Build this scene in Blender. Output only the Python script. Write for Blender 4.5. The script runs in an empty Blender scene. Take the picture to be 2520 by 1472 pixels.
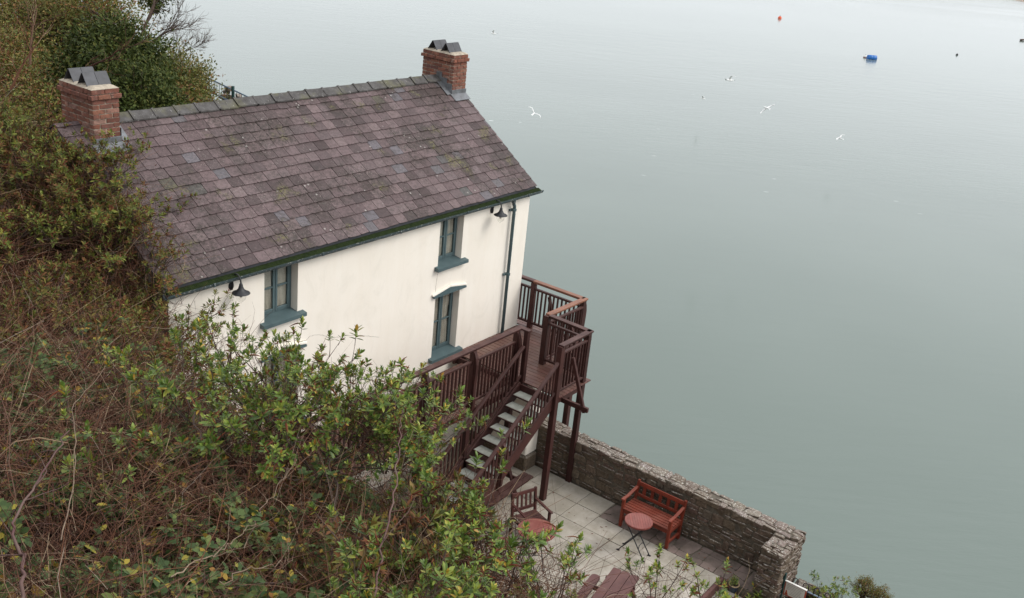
import bpy, math, random
import numpy as np
from mathutils import Matrix, Vector, Euler

SC = bpy.context.scene
COL = SC.collection
rad = math.radians

# ------------------------------------------------------------------ camera
CAM_POS = np.array([-17.3595, -12.0696, 11.4904])
CAM_R = np.array([[0.6052695, 0.24593549, -0.75707633],
                  [-0.79042805, 0.29822869, -0.53505434],
                  [0.09419303, 0.92226644, 0.37490304]])
cd = bpy.data.cameras.new('camera'); cam = bpy.data.objects.new('camera', cd); COL.objects.link(cam)
cd.sensor_width = 36.0; cd.lens = 36.08; cd.clip_start = 0.1; cd.clip_end = 6000
M4 = Matrix.Identity(4)
for i in range(3):
    for j in range(3): M4[i][j] = CAM_R[i][j]
    M4[i][3] = CAM_POS[i]
cam.matrix_world = M4
SC.camera = cam

# ------------------------------------------------------------------ sky, sun, exposure
SUN_DIR = Vector((0.35, -0.62, 0.70)).normalized()      # towards the veiled sun
w = bpy.data.worlds.new('World'); SC.world = w; w.use_nodes = True
nt = w.node_tree; nt.nodes.clear()
sky = nt.nodes.new('ShaderNodeTexSky'); sky.sky_type = 'NISHITA'; sky.sun_disc = False
sky.sun_elevation = math.asin(SUN_DIR.z); sky.sun_rotation = math.atan2(SUN_DIR.x, SUN_DIR.y)
sky.altitude = 0; sky.air_density = 1.0; sky.dust_density = 6.0; sky.ozone_density = 1.0
hs = nt.nodes.new('ShaderNodeHueSaturation'); hs.inputs['Saturation'].default_value = 0.12
mixc = nt.nodes.new('ShaderNodeMix'); mixc.data_type = 'RGBA'
mixc.inputs[0].default_value = 0.72
mixc.inputs[7].default_value = (10.05, 10.4, 10.85, 1)       # even cloud cover
bg = nt.nodes.new('ShaderNodeBackground'); bg.inputs[1].default_value = 0.15
wo = nt.nodes.new('ShaderNodeOutputWorld')
nt.links.new(sky.outputs[0], hs.inputs['Color']); nt.links.new(hs.outputs[0], mixc.inputs[6])
nt.links.new(mixc.outputs[2], bg.inputs[0]); nt.links.new(bg.outputs[0], wo.inputs[0])
sl = bpy.data.lights.new('sun', 'SUN'); so = bpy.data.objects.new('sun', sl); COL.objects.link(so)
sl.energy = 1.2; sl.angle = rad(25); sl.color = (1.0, 0.95, 0.88)
so.rotation_euler = SUN_DIR.to_track_quat('Z', 'Y').to_euler()
SC.view_settings.view_transform = 'Standard'; SC.view_settings.look = 'None'
SC.view_settings.gamma = 1.0; SC.view_settings.exposure = 0.10
SC.view_settings.use_curve_mapping = False

# ------------------------------------------------------------------ helpers
F_PX = 2524.65                                          # focal length, picture 2519 wide
def at(px, py, d):
    r = CAM_R @ np.array([px - 1259.5, -(py - 735.9), -F_PX]); r /= np.linalg.norm(r)
    return CAM_POS + r * d
def dist(p): return float(np.linalg.norm(np.array(p[:3]) - CAM_POS))

class MB:
    def __init__(s): s.v = []; s.f = []
    def add(s, v, f):
        n = len(s.v); s.v += [tuple(float(c) for c in p) for p in v]; s.f += [tuple(i + n for i in q) for q in f]; return s
    def box(s, x0, x1, y0, y1, z0, z1):
        return s.add([(x0,y0,z0),(x1,y0,z0),(x1,y1,z0),(x0,y1,z0),(x0,y0,z1),(x1,y0,z1),(x1,y1,z1),(x0,y1,z1)],
                     [(0,3,2,1),(4,5,6,7),(0,1,5,4),(1,2,6,5),(2,3,7,6),(3,0,4,7)])
    def cbox(s, x0, x1, y0, y1, z0, z1, c=0.006, mtx=None, jit=None):
        lo = (x0,y0,z0); hi = (x1,y1,z1); V = {}; pts = []
        cs = [min(c, (hi[k]-lo[k])*0.45) for k in range(3)]
        for a in (0,1):
            for b in (0,1):
                for d in (0,1):
                    cor = [hi[0] if a else lo[0], hi[1] if b else lo[1], hi[2] if d else lo[2]]
                    sg = [-1 if a else 1, -1 if b else 1, -1 if d else 1]
                    j = jit() if jit else (0,0,0)
                    for k in range(3):
                        p = [cor[q] + j[q] + (sg[q]*cs[q] if q != k else 0) for q in range(3)]
                        V[(a,b,d,k)] = len(pts); pts.append(p)
        F = []
        def face(k, val):
            o = [q for q in range(3) if q != k]; r = []
            for (u, w_) in ((0,0),(1,0),(1,1),(0,1)):
                key = [0,0,0]; key[k] = val; key[o[0]] = u; key[o[1]] = w_; r.append(V[tuple(key)+(k,)])
            flip = (val == 0) ^ (k == 1); return r[::-1] if flip else r
        for k in range(3):
            for val in (0,1): F.append(tuple(face(k, val)))
        for k in range(3):                      # edges along axis k
            o = [q for q in range(3) if q != k]
            for u in (0,1):
                for w_ in (0,1):
                    A = [0,0,0]; A[o[0]] = u; A[o[1]] = w_; B = list(A); A[k] = 0; B[k] = 1
                    F.append((V[tuple(A)+(o[0],)], V[tuple(B)+(o[0],)], V[tuple(B)+(o[1],)], V[tuple(A)+(o[1],)]))
        for a in (0,1):
            for b in (0,1):
                for d in (0,1): F.append(tuple(V[(a,b,d,k)] for k in range(3)))
        if mtx is not None: pts = [mtx @ Vector(p) for p in pts]
        return s.add(pts, F)
    def bar(s, p0, p1, w_, h, c=0.005, up=(0,0,1)):
        "rectangular bar from p0 to p1, w_ across, h along up"
        p0 = Vector(p0); p1 = Vector(p1); d = p1 - p0; L = d.length; d.normalize(); up = Vector(up)
        sx = d.cross(up)
        if sx.length < 1e-4: up = Vector((0,1,0)); sx = d.cross(up)
        sx.normalize(); u = sx.cross(d).normalized()
        m = Matrix(((d.x, sx.x, u.x, p0.x),(d.y, sx.y, u.y, p0.y),(d.z, sx.z, u.z, p0.z),(0,0,0,1)))
        return s.cbox(0, L, -w_/2, w_/2, -h/2, h/2, c, m)
    def tube(s, path, r, n=8, cap=True):
        path = [Vector(p) for p in path]; k = len(path)
        rr = [r]*k if not hasattr(r, '__len__') else r
        ref = None; base = len(s.v); V = []; F = []
        for i, p in enumerate(path):
            d = (path[min(i+1,k-1)] - path[max(i-1,0)]).normalized()
            if ref is None: ref = d.orthogonal().normalized()
            ref = (ref - d*ref.dot(d)).normalized(); q = d.cross(ref)
            for j in range(n):
                a = 2*math.pi*j/n; V.append(p + (ref*math.cos(a) + q*math.sin(a))*rr[i])
        for i in range(k-1):
            for j in range(n):
                F.append((i*n+j, i*n+(j+1)%n, (i+1)*n+(j+1)%n, (i+1)*n+j))
        if cap: F += [tuple(range(n))[::-1], tuple((k-1)*n+j for j in range(n))]
        return s.add(V, F)
    def lathe(s, prof, c=(0,0,0), n=20, cap=True):
        V = []; F = []; k = len(prof)
        for (r, z) in prof:
            for j in range(n):
                a = 2*math.pi*j/n; V.append((c[0]+r*math.cos(a), c[1]+r*math.sin(a), c[2]+z))
        for i in range(k-1):
            for j in range(n): F.append((i*n+j, i*n+(j+1)%n, (i+1)*n+(j+1)%n, (i+1)*n+j))
        if cap: F += [tuple(range(n))[::-1], tuple((k-1)*n+j for j in range(n))]
        return s.add(V, F)
    def prism(s, poly, h0, h1, f):
        "poly of (a,b) extruded h0..h1; f(a,b,h)->xyz"
        n = len(poly); V = [f(a,b,h0) for a,b in poly] + [f(a,b,h1) for a,b in poly]
        F = [tuple(range(n))[::-1], tuple(range(n,2*n))] + [(i,(i+1)%n,n+(i+1)%n,n+i) for i in range(n)]
        return s.add(V, F)
    def mesh(s, name):
        me = bpy.data.meshes.new(name); me.from_pydata(s.v, [], s.f); me.update(); return me
    def build(s, name, mat, parent=None, smooth=False):
        return link(name, fix(s.mesh(name), mat, smooth), parent)

def fix(me, mat, smooth=False):
    import bmesh
    bm = bmesh.new(); bm.from_mesh(me); bmesh.ops.recalc_face_normals(bm, faces=bm.faces[:]); bm.to_mesh(me); bm.free()
    if mat is not None: me.materials.append(mat)
    if smooth: me.polygons.foreach_set('use_smooth', [True]*len(me.polygons))
    return me
def npmesh(name, V, faces, mat, smooth=False):
    "fast mesh from numpy; faces: list of int arrays (m,3)/(m,4)"
    me = bpy.data.meshes.new(name); V = np.asarray(V, np.float32)
    faces = [np.asarray(f, np.int32) for f in faces if len(f)]
    nl = sum(f.size for f in faces); npoly = sum(len(f) for f in faces)
    me.vertices.add(len(V)); me.vertices.foreach_set('co', V.ravel())
    me.loops.add(nl); me.loops.foreach_set('vertex_index', np.concatenate([f.ravel() for f in faces]))
    tot = np.concatenate([np.full(len(f), f.shape[1], np.int32) for f in faces])
    me.polygons.add(npoly); me.polygons.foreach_set('loop_start', np.concatenate([[0], np.cumsum(tot)[:-1]]).astype(np.int32))
    try: me.polygons.foreach_set('loop_total', tot)
    except Exception: pass
    if smooth: me.polygons.foreach_set('use_smooth', np.ones(npoly, bool))
    me.update(calc_edges=True); me.validate()
    if mat is not None: me.materials.append(mat)
    return me
def wpos(o):
    p = Vector(o.location); q = o.parent
    while q is not None: p = p + Vector(q.location); q = q.parent
    return p
def link(name, data, parent=None, loc=None, mtx=None):
    o = bpy.data.objects.new(name, data); COL.objects.link(o)
    if mtx is not None: o.matrix_basis = mtx
    elif loc is not None: o.location = loc
    if parent is not None:
        o.parent = parent
        if parent.get('_world'):                # unrotated parent, child geometry given in world coordinates
            o.matrix_parent_inverse = Matrix.Translation(-Vector(parent['_base']))
            o['_world'] = 1; o['_base'] = (0.0,0.0,0.0)
    return o
def tag(o, label=None, cat=None, group=None, kind=None):
    if label: o['label'] = label
    if cat: o['category'] = cat
    if group: o['group'] = group
    if kind: o['kind'] = kind
    return o
def thing(name, label, cat, loc=(0,0,0), rotz=0.0, group=None, world=False):
    o = bpy.data.objects.new(name, None); COL.objects.link(o); o.location = loc; o.rotation_euler = (0,0,rotz)
    o.empty_display_size = 0.2
    if world: o['_world'] = 1; o['_base'] = tuple(float(c) for c in loc)
    return tag(o, label, cat, group)
def pieces(parent, name, specs, variants, mat, limit=300, rest=None):
    "specs: (4x4 matrix, variant); nearest `limit` become objects, the rest one joined part"
    specs = sorted(specs, key=lambda s: dist(s[0].translation))
    for mtx, k in specs[:limit]: link(name, variants[k], parent, mtx=mtx)
    if specs[limit:]:
        mb = MB()
        for mtx, k in specs[limit:]:
            me = variants[k]; mb.add([mtx @ v.co for v in me.vertices], [tuple(p.vertices) for p in me.polygons])
        tag(mb.build(rest, mat, parent), kind='stuff')

# ------------------------------------------------------------------ materials
class NT:
    def __init__(s, name):
        s.m = bpy.data.materials.new(name); s.m.use_nodes = True; s.t = s.m.node_tree; s.t.nodes.clear()
        s.out = s.n('ShaderNodeOutputMaterial'); s.b = s.n('ShaderNodeBsdfPrincipled'); s.l(s.b.outputs[0], s.out.inputs[0])
    def n(s, t, **k):
        q = s.t.nodes.new(t)
        for a, v in k.items(): setattr(q, a, v)
        return q
    def l(s, a, b): s.t.links.new(a, b)
    def pos(s, sc=(1,1,1)):
        g = s.n('ShaderNodeNewGeometry'); mp = s.n('ShaderNodeMapping'); mp.inputs['Scale'].default_value = sc
        s.l(g.outputs['Position'], mp.inputs['Vector']); return mp.outputs[0]
    def obj(s, sc=(1,1,1)):
        g = s.n('ShaderNodeTexCoord'); mp = s.n('ShaderNodeMapping'); mp.inputs['Scale'].default_value = sc
        s.l(g.outputs['Object'], mp.inputs['Vector']); return mp.outputs[0]
    def noise(s, vec, scale, detail=4, rough=0.55, dist=0.0):
        q = s.n('ShaderNodeTexNoise'); q.inputs['Scale'].default_value = scale; q.inputs['Detail'].default_value = detail
        q.inputs['Roughness'].default_value = rough; q.inputs['Distortion'].default_value = dist
        s.l(vec, q.inputs['Vector']); return q.outputs['Fac']
    def ramp(s, fac, stops, interp='LINEAR'):
        q = s.n('ShaderNodeValToRGB'); q.color_ramp.interpolation = interp; e = q.color_ramp.elements
        while len(e) < len(stops): e.new(0.5)
        for el, (p, c) in zip(e, stops):
            el.position = p; el.color = (c, c, c, 1) if not hasattr(c, '__len__') else tuple(c)[:3] + (1,)
        if hasattr(fac, 'default_value') or True: s.l(fac, q.inputs[0])
        return q.outputs[0]
    def mix(s, fac, a, b, mode='MIX'):
        q = s.n('ShaderNodeMix'); q.data_type = 'RGBA'; q.blend_type = mode
        for i, v in ((0, fac), (6, a), (7, b)):
            if hasattr(v, 'is_linked') or hasattr(v, 'links'): s.l(v, q.inputs[i])
            elif i == 0: q.inputs[0].default_value = v
            else: q.inputs[i].default_value = tuple(v)[:3] + (1,)
        return q.outputs[2]
    def math(s, op, a, b=0.0):
        q = s.n('ShaderNodeMath'); q.operation = op
        for i, v in ((0, a), (1, b)):
            if hasattr(v, 'links'): s.l(v, q.inputs[i])
            else: q.inputs[i].default_value = v
        return q.outputs[0]
    def rnd(s):
        o = s.n('ShaderNodeObjectInfo'); g = s.n('ShaderNodeNewGeometry')
        return s.math('FRACT', s.math('ADD', o.outputs['Random'], g.outputs['Random Per Island']))
    def rnd2(s, k=7.31):
        return s.math('FRACT', s.math('MULTIPLY', s.rnd(), k * 13.7))
    def bump(s, h, strength=0.3, d=0.01):
        q = s.n('ShaderNodeBump'); q.inputs['Strength'].default_value = strength; q.inputs['Distance'].default_value = d
        s.l(h, q.inputs['Height']); s.l(q.outputs[0], s.b.inputs['Normal'])
    def fin(s, col, rough=0.7, spec=0.5, metal=0.0):
        for nme, v in (('Base Color', col), ('Roughness', rough), ('Specular IOR Level', spec), ('Metallic', metal)):
            i = s.b.inputs[nme]
            if hasattr(v, 'links'): s.l(v, i)
            elif nme == 'Base Color': i.default_value = tuple(v)[:3] + (1,)
            else: i.default_value = v
        return s.m

def simple(name, c1, c2=None, scale=6, rough=0.6, rvar=0.15, bump=0.15, bscale=60, bd=0.003, spec=0.4, metal=0.0, stretch=(1,1,1)):
    n = NT(name); c2 = c2 or tuple(x*0.7 for x in c1); v = n.pos(stretch)
    col = n.mix(n.ramp(n.noise(v, scale), [(0.35, 0.0), (0.68, 1.0)]), c1, c2)
    if rvar: col = n.mix(1.0, col, n.ramp(n.rnd(), [(0, 1 - rvar), (1, 1 + rvar)]), 'MULTIPLY')
    if bump: n.bump(n.noise(v, bscale, 3), bump, bd)
    return n.fin(col, rough, spec, metal)

MAT = {}
# roof slates: mostly purple-brown, a few blue-grey or olive ones, stains and lichen across
n = NT('slate'); v = n.pos(); r = n.rnd()
base = n.ramp(r, [(0.0, (0.060,0.041,0.041)), (0.22, (0.108,0.074,0.075)), (0.45, (0.142,0.100,0.101)), (0.62, (0.082,0.058,0.058)),
                  (0.80, (0.122,0.086,0.087)), (0.935, (0.160,0.115,0.114)), (0.945, (0.110,0.100,0.108)), (0.965, (0.130,0.115,0.127)), (0.985, (0.080,0.076,0.070)), (1.0, (0.095,0.085,0.060))])
blot = n.ramp(n.noise(v, 17, 8, 0.74), [(0.46, 0.0), (0.55, 1.0)])
big = n.ramp(n.noise(v, 0.95, 5, 0.66), [(0.46, 0.0), (0.60, 1.0)])
col = n.mix(n.math('MULTIPLY', blot, n.math('ADD', n.math('MULTIPLY', big, 0.62), 0.30)), base, (0.027,0.021,0.018))
col = n.mix(n.math('MULTIPLY', big, 0.45), col, (0.046,0.034,0.028))
pale = n.ramp(n.noise(n.pos((1,1.4,1)), 20, 6, 0.75), [(0.56, 0.0), (0.70, 1.0)])
pl2 = n.ramp(n.noise(v, 0.8, 3, 0.6), [(0.44, 0.25), (0.62, 1.0)])
col = n.mix(n.math('MULTIPLY', n.math('MULTIPLY', pale, pl2), 0.62), col, (0.27,0.205,0.19))
moss = n.math('MULTIPLY', n.ramp(n.noise(v, 1.9, 3, 0.5), [(0.63, 0.0), (0.70, 1.0)]), n.ramp(n.noise(v, 26, 4, 0.7), [(0.45, 0.0), (0.6, 1.0)]))
col = n.mix(n.math('MULTIPLY', moss, 0.6), col, (0.17,0.16,0.055))
fl = n.math('MULTIPLY', n.ramp(n.noise(v, 44, 5, 0.8), [(0.58, 0), (0.64, 1)]), n.ramp(n.noise(v, 1.7, 3, 0.6), [(0.45, 0.1), (0.62, 1)]))
col = n.mix(n.math('MULTIPLY', fl, 0.65), col, (0.36,0.33,0.30))
dk = n.math('MULTIPLY', n.ramp(n.noise(n.pos((1.3,1,1)), 31, 5, 0.8), [(0.57, 0), (0.62, 1)]), n.ramp(n.noise(v, 1.3, 3, 0.6), [(0.42, 0.15), (0.60, 1)]))
col = n.mix(n.math('MULTIPLY', dk, 0.7), col, (0.024,0.018,0.015))
vo = n.n('ShaderNodeTexVoronoi'); vo.inputs['Scale'].default_value = 5.5; n.l(v, vo.inputs['Vector'])
spots = n.math('MULTIPLY', n.ramp(vo.outputs['Distance'], [(0.085, 1.0), (0.12, 0.0)]), n.ramp(n.noise(v, 2.3, 2), [(0.50, 0.0), (0.58, 1.0)]))
col = n.mix(n.math('MULTIPLY', spots, 0.5), col, (0.48,0.46,0.42))
n.bump(n.noise(n.pos((1,1,1)), 30, 7, 0.7), 0.6, 0.010)
MAT['slate'] = n.fin(col, n.ramp(n.rnd2(), [(0, 0.55), (1, 0.75)]), 0.28)
n = NT('ridge_tile'); v = n.pos()
col = n.mix(n.ramp(n.noise(v, 7, 5, 0.65), [(0.35, 0), (0.65, 1)]), (0.092,0.086,0.083), (0.046,0.041,0.038))
col = n.mix(n.math('MULTIPLY', n.ramp(n.noise(v, 2.2, 4, 0.65), [(0.50, 0), (0.66, 1)]), 0.45), col, (0.135,0.130,0.050))
col = n.mix(n.math('MULTIPLY', n.ramp(n.noise(n.pos((3,1,1)), 17, 3, 0.7), [(0.66, 0), (0.70, 1)]), 0.7), col, (0.55,0.53,0.50))
n.bump(n.noise(v, 40, 5), 0.4, 0.006); MAT['ridge'] = n.fin(col, 0.7, 0.35)
# limewashed render of the house
n = NT('cream_render'); v = n.pos()
st = n.ramp(n.noise(n.pos((2.2,2.2,0.30)), 1.7, 6, 0.68, 0.4), [(0.40, 0.0), (0.75, 1.0)])
col = n.mix(n.math('MULTIPLY', st, 0.42), (0.83,0.775,0.69), (0.76,0.685,0.58))
col = n.mix(n.math('MULTIPLY', n.ramp(n.noise(v, 0.9, 4), [(0.45, 0), (0.75, 1)]), 0.35), col, (0.72,0.655,0.555))
col = n.mix(n.math('MULTIPLY', n.ramp(n.noise(n.pos((5,5,0.5)), 2.6, 6, 0.75, 0.6), [(0.60, 0), (0.80, 1)]), 0.30), col, (0.55,0.49,0.39))
col = n.mix(n.math('MULTIPLY', n.ramp(n.noise(n.pos((1.0,1.0,0.6)), 2.1, 7, 0.72, 0.8), [(0.52, 0), (0.70, 1)]), 0.30), col, (0.63,0.585,0.50))
n.bump(n.math('ADD', n.noise(v, 1.3, 2), n.math('MULTIPLY', n.noise(v, 45, 4, 0.6), 0.12)), 0.35, 0.03)
MAT['render'] = n.fin(col, 0.88, 0.2)
n = NT('brick'); v = n.pos(); r = n.rnd()
col = n.ramp(r, [(0, (0.14,0.056,0.040)), (0.25, (0.235,0.090,0.058)), (0.5, (0.19,0.080,0.060)), (0.7, (0.28,0.120,0.075)), (0.88, (0.15,0.065,0.055)), (0.95, (0.34,0.20,0.155)), (1, (0.30,0.13,0.09))])
col = n.mix(n.math('MULTIPLY', n.ramp(n.noise(v, 15, 6, 0.72), [(0.42, 0), (0.62, 1)]), 0.65), col, (0.085,0.055,0.046))
col = n.mix(n.math('MULTIPLY', n.ramp(n.noise(v, 9, 4, 0.6), [(0.60, 0), (0.72, 1)]), 0.4), col, (0.42,0.33,0.27))
n.bump(n.noise(v, 55, 4, 0.7), 0.5, 0.006); MAT['brick'] = n.fin(col, 0.88, 0.2)
MAT['mortar'] = simple('mortar', (0.40,0.35,0.28), (0.27,0.23,0.18), 14, 0.95, 0, 0.4, 70)
MAT['caplime'] = simple('lime_mortar', (0.45,0.385,0.30), (0.26,0.22,0.17), 12, 0.9, 0, 0.4, 50)
MAT['lead'] = simple('lead_sheet', (0.19,0.198,0.21), (0.105,0.106,0.108), 7, 0.45, 0.1, 0.25, 12, 0.01, 0.5, 0.35)
MAT['cowl'] = simple('cowl_slate', (0.060,0.062,0.070), (0.038,0.039,0.044), 9, 0.5, 0.15, 0.2, 40)
n = NT('teal_paint'); v = n.pos()
col = n.mix(n.ramp(n.noise(v, 5, 5), [(0.35, 0), (0.7, 1)]), (0.078,0.118,0.124), (0.058,0.090,0.096))
n.bump(n.noise(v, 60, 3), 0.15, 0.002); MAT['teal'] = n.fin(col, 0.5, 0.4)
n = NT('peeling_gutter'); v = n.pos((1,2,2))
col = n.mix(n.ramp(n.noise(v, 8, 4), [(0.3, 0), (0.7, 1)]), (0.034,0.050,0.056), (0.055,0.078,0.082))
col = n.mix(n.ramp(n.noise(v, 21, 6, 0.72), [(0.585, 0), (0.60, 1)]), col, (0.36,0.36,0.33))
n.bump(n.noise(v, 30, 5), 0.4, 0.006); MAT['gutter'] = n.fin(col, 0.55, 0.4)
MAT['moss'] = simple('gutter_moss', (0.020,0.030,0.009), (0.012,0.019,0.007), 16, 0.95, 0, 0.9, 45, 0.02, 0.1)
MAT['black'] = simple('black_iron', (0.012,0.012,0.014), (0.020,0.020,0.022), 20, 0.5, 0, 0.15, 80, 0.001, 0.45)
# painted deck timber: dark maroon, worn on the upper faces
def timber(name, c1, c2, wear, wfac=0.5, rough=0.5):
    n = NT(name); v = n.pos()
    col = n.mix(n.ramp(n.noise(v, 5, 5, 0.6), [(0.35, 0), (0.7, 1)]), c1, c2)
    col = n.mix(1.0, col, n.ramp(n.rnd(), [(0, 0.82), (1, 1.2)]), 'MULTIPLY')
    g = n.n('ShaderNodeNewGeometry'); sx = n.n('ShaderNodeSeparateXYZ'); n.l(g.outputs['Normal'], sx.inputs[0])
    up = n.ramp(sx.outputs[2], [(0.6, 0), (0.9, 1)])
    wr = n.math('MULTIPLY', n.math('MULTIPLY', up, n.ramp(n.noise(v, 3.2, 5, 0.65), [(0.38, 0.25), (0.68, 1)])), wfac)
    col = n.mix(wr, col, wear)
    n.bump(n.noise(n.pos((1,1,1)), 45, 4, 0.65), 0.22, 0.003)
    return n.fin(col, rough, 0.25)
MAT['deckpaint'] = timber('deck_paint', (0.055,0.0205,0.017), (0.034,0.0135,0.0115), (0.165,0.092,0.080), 0.55, 0.55)
MAT['deckboard'] = timber('deck_boards', (0.120,0.050,0.042), (0.080,0.032,0.027), (0.175,0.115,0.085), 0.55, 0.42)
MAT['rawrail'] = timber('bare_wood_rail', (0.215,0.092,0.056), (0.145,0.062,0.040), (0.28,0.145,0.098), 0.5)
MAT['tread'] = simple('grey_stair_tread', (0.37,0.375,0.325), (0.26,0.26,0.22), 9, 0.8, 0.06, 0.2, 80)
MAT['bench'] = timber('bench_stain', (0.185,0.032,0.016), (0.120,0.024,0.014), (0.235,0.085,0.060), 0.7, 0.5)
MAT['redtop'] = timber('table_stain', (0.215,0.054,0.042), (0.145,0.040,0.033), (0.28,0.115,0.095), 0.75, 0.5)
MAT['darkred'] = timber('armchair_stain', (0.070,0.022,0.018), (0.045,0.016,0.014), (0.12,0.055,0.047), 0.5)
MAT['picnic'] = timber('picnic_stain', (0.110,0.047,0.042), (0.072,0.032,0.030), (0.155,0.083,0.074), 0.65, 0.6)
n = NT('paving_concrete'); v = n.pos(); c0 = n.ramp(n.rnd(), [(0, (0.345,0.310,0.260)), (0.5, (0.42,0.380,0.325)), (1, (0.48,0.430,0.370))])
col = n.mix(n.ramp(n.noise(v, 2.6, 6, 0.65), [(0.34, 0), (0.66, 1)]), c0, (0.275,0.245,0.195))
col = n.mix(n.math('MULTIPLY', n.ramp(n.noise(v, 1.1, 4), [(0.5, 0), (0.72, 1)]), 0.5), col, (0.225,0.20,0.155))
col = n.mix(n.math('MULTIPLY', n.ramp(n.noise(v, 13, 6, 0.75), [(0.55, 0), (0.72, 1)]), 0.35), col, (0.17,0.15,0.12))
n.bump(n.noise(v, 60, 5, 0.7), 0.3, 0.004); MAT['paving'] = n.fin(col, 0.82, 0.3)
MAT['joint'] = simple('joint_dirt', (0.115,0.098,0.072), (0.070,0.065,0.040), 12, 0.95, 0, 0.5, 60)
n = NT('wall_stone'); v = n.pos(); r = n.rnd()
col = n.ramp(r, [(0, (0.095,0.078,0.062)), (0.2, (0.14,0.115,0.090)), (0.4, (0.12,0.088,0.078)), (0.55, (0.165,0.14,0.112)), (0.7, (0.13,0.082,0.076)), (0.85, (0.11,0.10,0.085)), (1, (0.20,0.165,0.135))])
col = n.mix(n.ramp(n.noise(v, 17, 6, 0.7), [(0.36, 0), (0.66, 0.8)]), col, (0.050,0.041,0.031))
col = n.mix(1.0, col, (1.02,0.92,0.80), 'MULTIPLY')
g = n.n('ShaderNodeNewGeometry'); sx = n.n('ShaderNodeSeparateXYZ'); n.l(g.outputs['Normal'], sx.inputs[0])
up = n.ramp(sx.outputs[2], [(0.55, 0), (0.85, 1)])
lich = n.math('MULTIPLY', n.ramp(n.noise(v, 21, 7, 0.75), [(0.50, 0.0), (0.62, 1.0)]), n.math('ADD', n.math('MULTIPLY', up, 0.62), 0.07))
col = n.mix(n.math('MULTIPLY', up, n.ramp(n.rnd2(), [(0, 0.25), (1, 0.8)])), col, n.ramp(n.rnd(), [(0, (0.17,0.125,0.11)), (0.5, (0.22,0.19,0.155)), (1, (0.20,0.15,0.145))]))
col = n.mix(lich, col, (0.36,0.335,0.285))
sp = n.math('MULTIPLY', n.ramp(n.noise(v, 30, 6, 0.8), [(0.575, 0), (0.61, 1)]), n.math('ADD', n.math('MULTIPLY', up, 0.75), 0.07))
col = n.mix(sp, col, (0.78,0.76,0.70))
n.bump(n.noise(v, 38, 6, 0.7), 0.7, 0.012); MAT['stone'] = n.fin(col, 0.9, 0.25)
MAT['stonemortar'] = simple('earth_mortar', (0.115,0.098,0.075), (0.070,0.058,0.043), 14, 0.95, 0, 0.6, 50, 0.01)
MAT['setts'] = simple('old_stone_paving', (0.195,0.145,0.125), (0.105,0.082,0.066), 3.5, 0.75, 0.15, 0.5, 30, 0.01)
MAT['curtain'] = simple('net_curtain', (0.60,0.57,0.51), (0.46,0.43,0.38), 5, 0.9, 0, 0, 10)
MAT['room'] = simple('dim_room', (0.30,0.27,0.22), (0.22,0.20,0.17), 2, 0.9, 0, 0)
def glass(name, tint=(0.9,0.93,0.92), refl=0.08):
    n = NT(name); tr = n.n('ShaderNodeBsdfTransparent'); tr.inputs[0].default_value = tint + (1,)
    gl = n.n('ShaderNodeBsdfGlossy'); gl.inputs['Roughness'].default_value = 0.06
    ge = n.n('ShaderNodeNewGeometry'); dp = n.n('ShaderNodeVectorMath'); dp.operation = 'DOT_PRODUCT'; n.l(ge.outputs['Normal'], dp.inputs[0]); n.l(ge.outputs['Incoming'], dp.inputs[1])
    fre = n.math('POWER', n.math('SUBTRACT', 1.0, n.math('ABSOLUTE', dp.outputs['Value'])), 5.0)
    mx = n.n('ShaderNodeMixShader'); n.l(n.math('ADD', n.math('MULTIPLY', fre, 0.9), refl), mx.inputs[0]); n.l(tr.outputs[0], mx.inputs[1]); n.l(gl.outputs[0], mx.inputs[2])
    n.l(mx.outputs[0], n.out.inputs[0]); return n.m
MAT['glass'] = glass('window_glass', (0.84,0.84,0.82), 0.06)
MAT['globe'] = glass('lamp_glass', (0.95,0.95,0.94), 0.05)
MAT['earth'] = simple('leaf_litter', (0.075,0.050,0.034), (0.035,0.025,0.018), 6, 0.97, 0, 0.9, 22, 0.05, 0.1)
MAT['mud'] = simple('shore_rock', (0.12,0.105,0.085), (0.06,0.052,0.042), 1.5, 0.9, 0, 0.7, 6, 0.1)
MAT['sand'] = simple('far_sand', (0.30,0.245,0.20), (0.24,0.19,0.16), 0.2, 0.95, 0, 0)
MAT['bluedrum'] = simple('blue_plastic', (0.012,0.13,0.42), (0.010,0.10,0.34), 6, 0.4, 0, 0)
MAT['orange'] = simple('orange_plastic', (0.75,0.11,0.035), None, 6, 0.45, 0, 0)
MAT['whitepl'] = simple('white_plastic', (0.75,0.74,0.70), None, 6, 0.5, 0, 0)
MAT['darkpl'] = simple('dark_rubber', (0.02,0.02,0.02), None, 6, 0.6, 0, 0)
MAT['redpl'] = simple('red_float', (0.22,0.03,0.02), None, 6, 0.5, 0, 0)
MAT['gull'] = simple('gull_white', (0.82,0.82,0.80), (0.72,0.72,0.71), 8, 0.8, 0, 0)
MAT['gullgrey'] = simple('gull_grey', (0.40,0.42,0.44), None, 8, 0.8, 0, 0)
MAT['potblue'] = simple('blue_glaze', (0.028,0.040,0.062), (0.045,0.055,0.070), 10, 0.35, 0, 0.1, 30)
MAT['potrim'] = simple('clay_rim', (0.52,0.38,0.22), (0.40,0.28,0.17), 14, 0.7, 0, 0.2, 40)
MAT['greenpost'] = simple('green_paint', (0.012,0.040,0.036), (0.020,0.055,0.050), 10, 0.45, 0, 0.1, 50)
MAT['signface'] = simple('sign_face', (0.66,0.62,0.55), (0.58,0.545,0.48), 8, 0.55, 0, 0)
MAT['signred'] = simple('sign_red', (0.42,0.075,0.035), None, 8, 0.55, 0, 0)
MAT['signink'] = simple('sign_ink', (0.23,0.22,0.20), None, 8, 0.6, 0, 0)
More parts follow.
